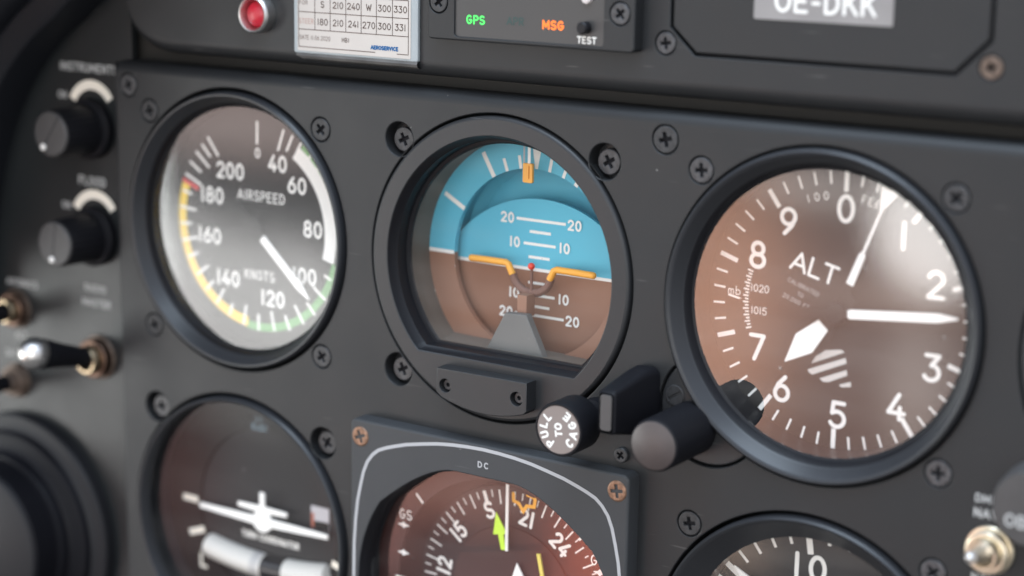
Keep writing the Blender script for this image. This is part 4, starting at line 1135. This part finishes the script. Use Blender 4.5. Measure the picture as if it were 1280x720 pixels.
def shifted(l, d):
    n = len(l); o_ = []
    for i in range(n):
        a = l[max(i - 1, 0)]; c = l[min(i + 1, n - 1)]
        u_ = unit((c[0] - a[0], c[1] - a[1])); o_.append((l[i][0] + u_[1] * d, l[i][1] - u_[0] * d))
    return o_
b = MB()
rows = [(0, -8), (0, 6), (-.6, 7.6), (-2, 8.4), (-8, 9.4), (-9.2, 8.6)]
b2 = [(-9.2, 8.6), (-9.6, 12.5), (-11, 14.5), (-13, 15.4), (-16, 16), (-20, 20), (-24, 40), (-26, 82), (-34, 88), (-60, 88)]  # steep outer rows are an added, unseen hood that shades the upper left
for nm, rr in (('inner_band', rows), ('outer_band_hood', b2)):
    b = MB(); vs = []; fs = []
    for d, h in rr: vs += [(x + 160, z - 45, h) for x, z in shifted(cv, -d)]
    n = len(cv)
    for r in range(len(rr) - 1):
        for i in range(n - 1):
            fs.append([r * n + i, r * n + i + 1, (r + 1) * n + i + 1, (r + 1) * n + i])
    b.add(vs, fs, 'trim', True); b.build(nm, t)

# ------------------------------------------------------------------ light
w = bpy.data.worlds.new('World'); SC.world = w; w.use_nodes = True
nt = w.node_tree; N = nt.nodes; L = nt.links
bg = N['Background']
tc = N.new('ShaderNodeTexCoord')
sep = N.new('ShaderNodeSeparateXYZ'); L.new(tc.outputs['Generated'], sep.inputs[0])
def math_(op, a, b_=None, c=None):
    n_ = N.new('ShaderNodeMath'); n_.operation = op
    for i, v in enumerate((a, b_, c)):
        if v is None: continue
        if isinstance(v, (int, float)): n_.inputs[i].default_value = v
        else: L.new(v, n_.inputs[i])
    return n_.outputs[0]
X_, Y_, Z_ = sep.outputs
ny = math_('MULTIPLY', Y_, -1.)
nyc = math_('MAXIMUM', ny, .06)
ax = math_('DIVIDE', X_, nyc); az = math_('DIVIDE', Z_, nyc)   # slopes of the direction behind the viewer
front = math_('GREATER_THAN', ny, .02)
# cabin background: pale blue daylight from above, dim warm cabin below
up = N.new('ShaderNodeMapRange'); up.inputs['From Min'].default_value = .05; up.inputs['From Max'].default_value = .75; up.interpolation_type = 'SMOOTHSTEP'
L.new(Z_, up.inputs['Value'])
mixb = N.new('ShaderNodeMix'); mixb.data_type = 'RGBA'
L.new(up.outputs[0], mixb.inputs['Factor'])
mixb.inputs[6].default_value = (.86, .87, .90, 1); mixb.inputs[7].default_value = (1.5, 1.7, 2.05, 1)
low = N.new('ShaderNodeMapRange'); low.interpolation_type = 'SMOOTHSTEP'      # darker towards the cabin floor
low.inputs['From Min'].default_value = -.55; low.inputs['From Max'].default_value = -.02
low.inputs['To Min'].default_value = .22; low.inputs['To Max'].default_value = 1.
L.new(Z_, low.inputs['Value'])
lows = N.new('ShaderNodeVectorMath'); lows.operation = 'SCALE'; L.new(mixb.outputs[2], lows.inputs[0]); L.new(low.outputs[0], lows.inputs['Scale'])
acc = lows.outputs[0]
def shade(x, z, rx, rz, k, p=2.):
    """added dark patch in the surroundings that dims what the panels reflect"""
    global acc
    a0 = (x - 267.3) / 397.8; b0 = (z - 99.6) / 397.8
    u_ = math_('DIVIDE', math_('SUBTRACT', ax, a0), rx / 397.8); v_ = math_('DIVIDE', math_('SUBTRACT', az, b0), rz / 397.8)
    q_ = math_('POWER', math_('ADD', math_('MULTIPLY', u_, u_), math_('MULTIPLY', v_, v_)), p / 2)
    g = math_('MULTIPLY', math_('MULTIPLY', math_('EXPONENT', math_('MULTIPLY', q_, -1.)), front), -k)
    g = math_('ADD', g, 1.)
    sc = N.new('ShaderNodeVectorMath'); sc.operation = 'SCALE'; L.new(acc, sc.inputs[0]); L.new(g, sc.inputs['Scale'])
    acc = sc.outputs[0]
def blob(x, z, rx, rz, col, k, p=2.):
    """soft patch of cabin brightness seen mirrored at panel point x,z"""
    global acc
    a0 = (x - 267.3) / 397.8; b0 = (z - 99.6) / 397.8
    u_ = math_('DIVIDE', math_('SUBTRACT', ax, a0), rx / 397.8); v_ = math_('DIVIDE', math_('SUBTRACT', az, b0), rz / 397.8)
    q_ = math_('ADD', math_('MULTIPLY', u_, u_), math_('MULTIPLY', v_, v_))
    if p != 2.: q_ = math_('POWER', q_, p / 2)
    g = math_('MULTIPLY', math_('EXPONENT', math_('MULTIPLY', q_, -1.)), front)
    g = math_('MULTIPLY', g, k)
    sc = N.new('ShaderNodeVectorMath'); sc.operation = 'SCALE'; sc.inputs[0].default_value = col; L.new(g, sc.inputs['Scale'])
    ad = N.new('ShaderNodeVectorMath'); ad.operation = 'ADD'; L.new(acc, ad.inputs[0]); L.new(sc.outputs[0], ad.inputs[1])
    acc = ad.outputs[0]
#     x    z    rx  rz   colour            strength
BLOBS = [
    (-93, -25, 62, 28, (1., .99, .97), 7.0, 4.),      # pale shirt / window low on the left
    (-126, 0, 10, 45, (1., .98, .96), 1.7, 3.),
    (-40, -74, 14, 18, (1., .40, .32), 2.4, 3.),
    (-106, -8, 6, 34, (1., .98, .97), 1.4, 4.),
    (-60, -12, 12, 16, (1., .95, .93), 1.0, 3.),
    (-92, 32, 60, 13, (1., .74, .67), 2.8, 3.),
    (58, 2, 24, 42, (1., .48, .28), 4.2, 3.),         # tan seat
    (92, -8, 44, 38, (1., .50, .36), 1.8, 4.),
    (88, 31, 22, 6, (1., .90, .84), 2.0, 4.),
    (116, 24, 15, 15, (1., .97, .94), 9.5, 6.),
    (106, 7, 22, 5, (1., .82, .70), 1.6, 3.),
    (480, 150, 150, 130, (1., .98, .95), 4.0, 4.),     # added glow behind the viewer, brightens dials and white marks from the front
    (170, 105, 95, 45, (1., 1., .97), 3.6, 3.),  # added glow that lifts the upper right of the panels
    (114, -14, 8, 18, (1., .95, .88), 1.6, 3.),
    (36, -68, 18, 24, (1., .22, .12), 6.0, 3.),
    (-14, -60, 30, 12, (1., .42, .31), 3.2, 3.),
    (5, -85, 40, 14, (1., .40, .38), 1.0, 2.),
    (-114, -76, 20, 32, (1., .36, .31), 1.9, 2.),
    (-75, -70, 28, 26, (1., .95, .95), .9, 3.),
    (68, -60, 13, 6, (1., .72, .55), 2.4, 3.),
    (-210, -105, 80, 60, (.95, 1., .98), 1.0, 2.),  # door window, far left
]
for q_ in BLOBS: blob(*q_)
shade(-195, 45, 62, 85, .95, 4.); shade(-120, 110, 85, 52, .9, 4.)  # added dark patches, dim the side panel and the upper left
L.new(acc, bg.inputs['Color']); bg.inputs['Strength'].default_value = 1.0

def area(name, loc, target, size, power, col, sy=None):
    ld = bpy.data.lights.new(name, 'AREA'); ld.energy = power; ld.size = size; ld.color = col
    if sy: ld.shape = 'RECTANGLE'; ld.size_y = sy
    o = bpy.data.objects.new(name, ld); COL.objects.link(o); o.location = loc
    o.rotation_euler = (Vector(target) - Vector(loc)).to_track_quat('-Z', 'Y').to_euler()
    return o
area('door_window_light', (-.95, -.55, -.12), (-.02, 0, -.03), .45, 4.8, (.96, 1., .98))
area('windscreen_light', (.12, -.35, 1.1), (.03, 0, 0), .7, 14.0, (.70, .85, 1.))

# ------------------------------------------------------------------ camera
cd = bpy.data.cameras.new('Camera'); cam = bpy.data.objects.new('Camera', cd); COL.objects.link(cam)
cam.location = (.2673, -.3978, .0996); cam.rotation_euler = (math.radians(77.74), math.radians(-.91), math.radians(33.62))
cd.sensor_width = 36; cd.lens = 36 * 2395 / 1280
cd.clip_start = .01; cd.clip_end = 20
cd.dof.use_dof = True; cd.dof.focus_distance = .486; cd.dof.aperture_fstop = 6.4; cd.dof.aperture_blades = 0
SC.camera = cam
SC.view_settings.view_transform = 'Standard'; SC.view_settings.look = 'None'
SC.view_settings.exposure = 0; SC.view_settings.gamma = 1
SC.render.engine = 'CYCLES'
SC.cycles.use_denoising = True
SC.cycles.max_bounces = 10; SC.cycles.transparent_max_bounces = 24
SC.cycles.sample_clamp_indirect = 4
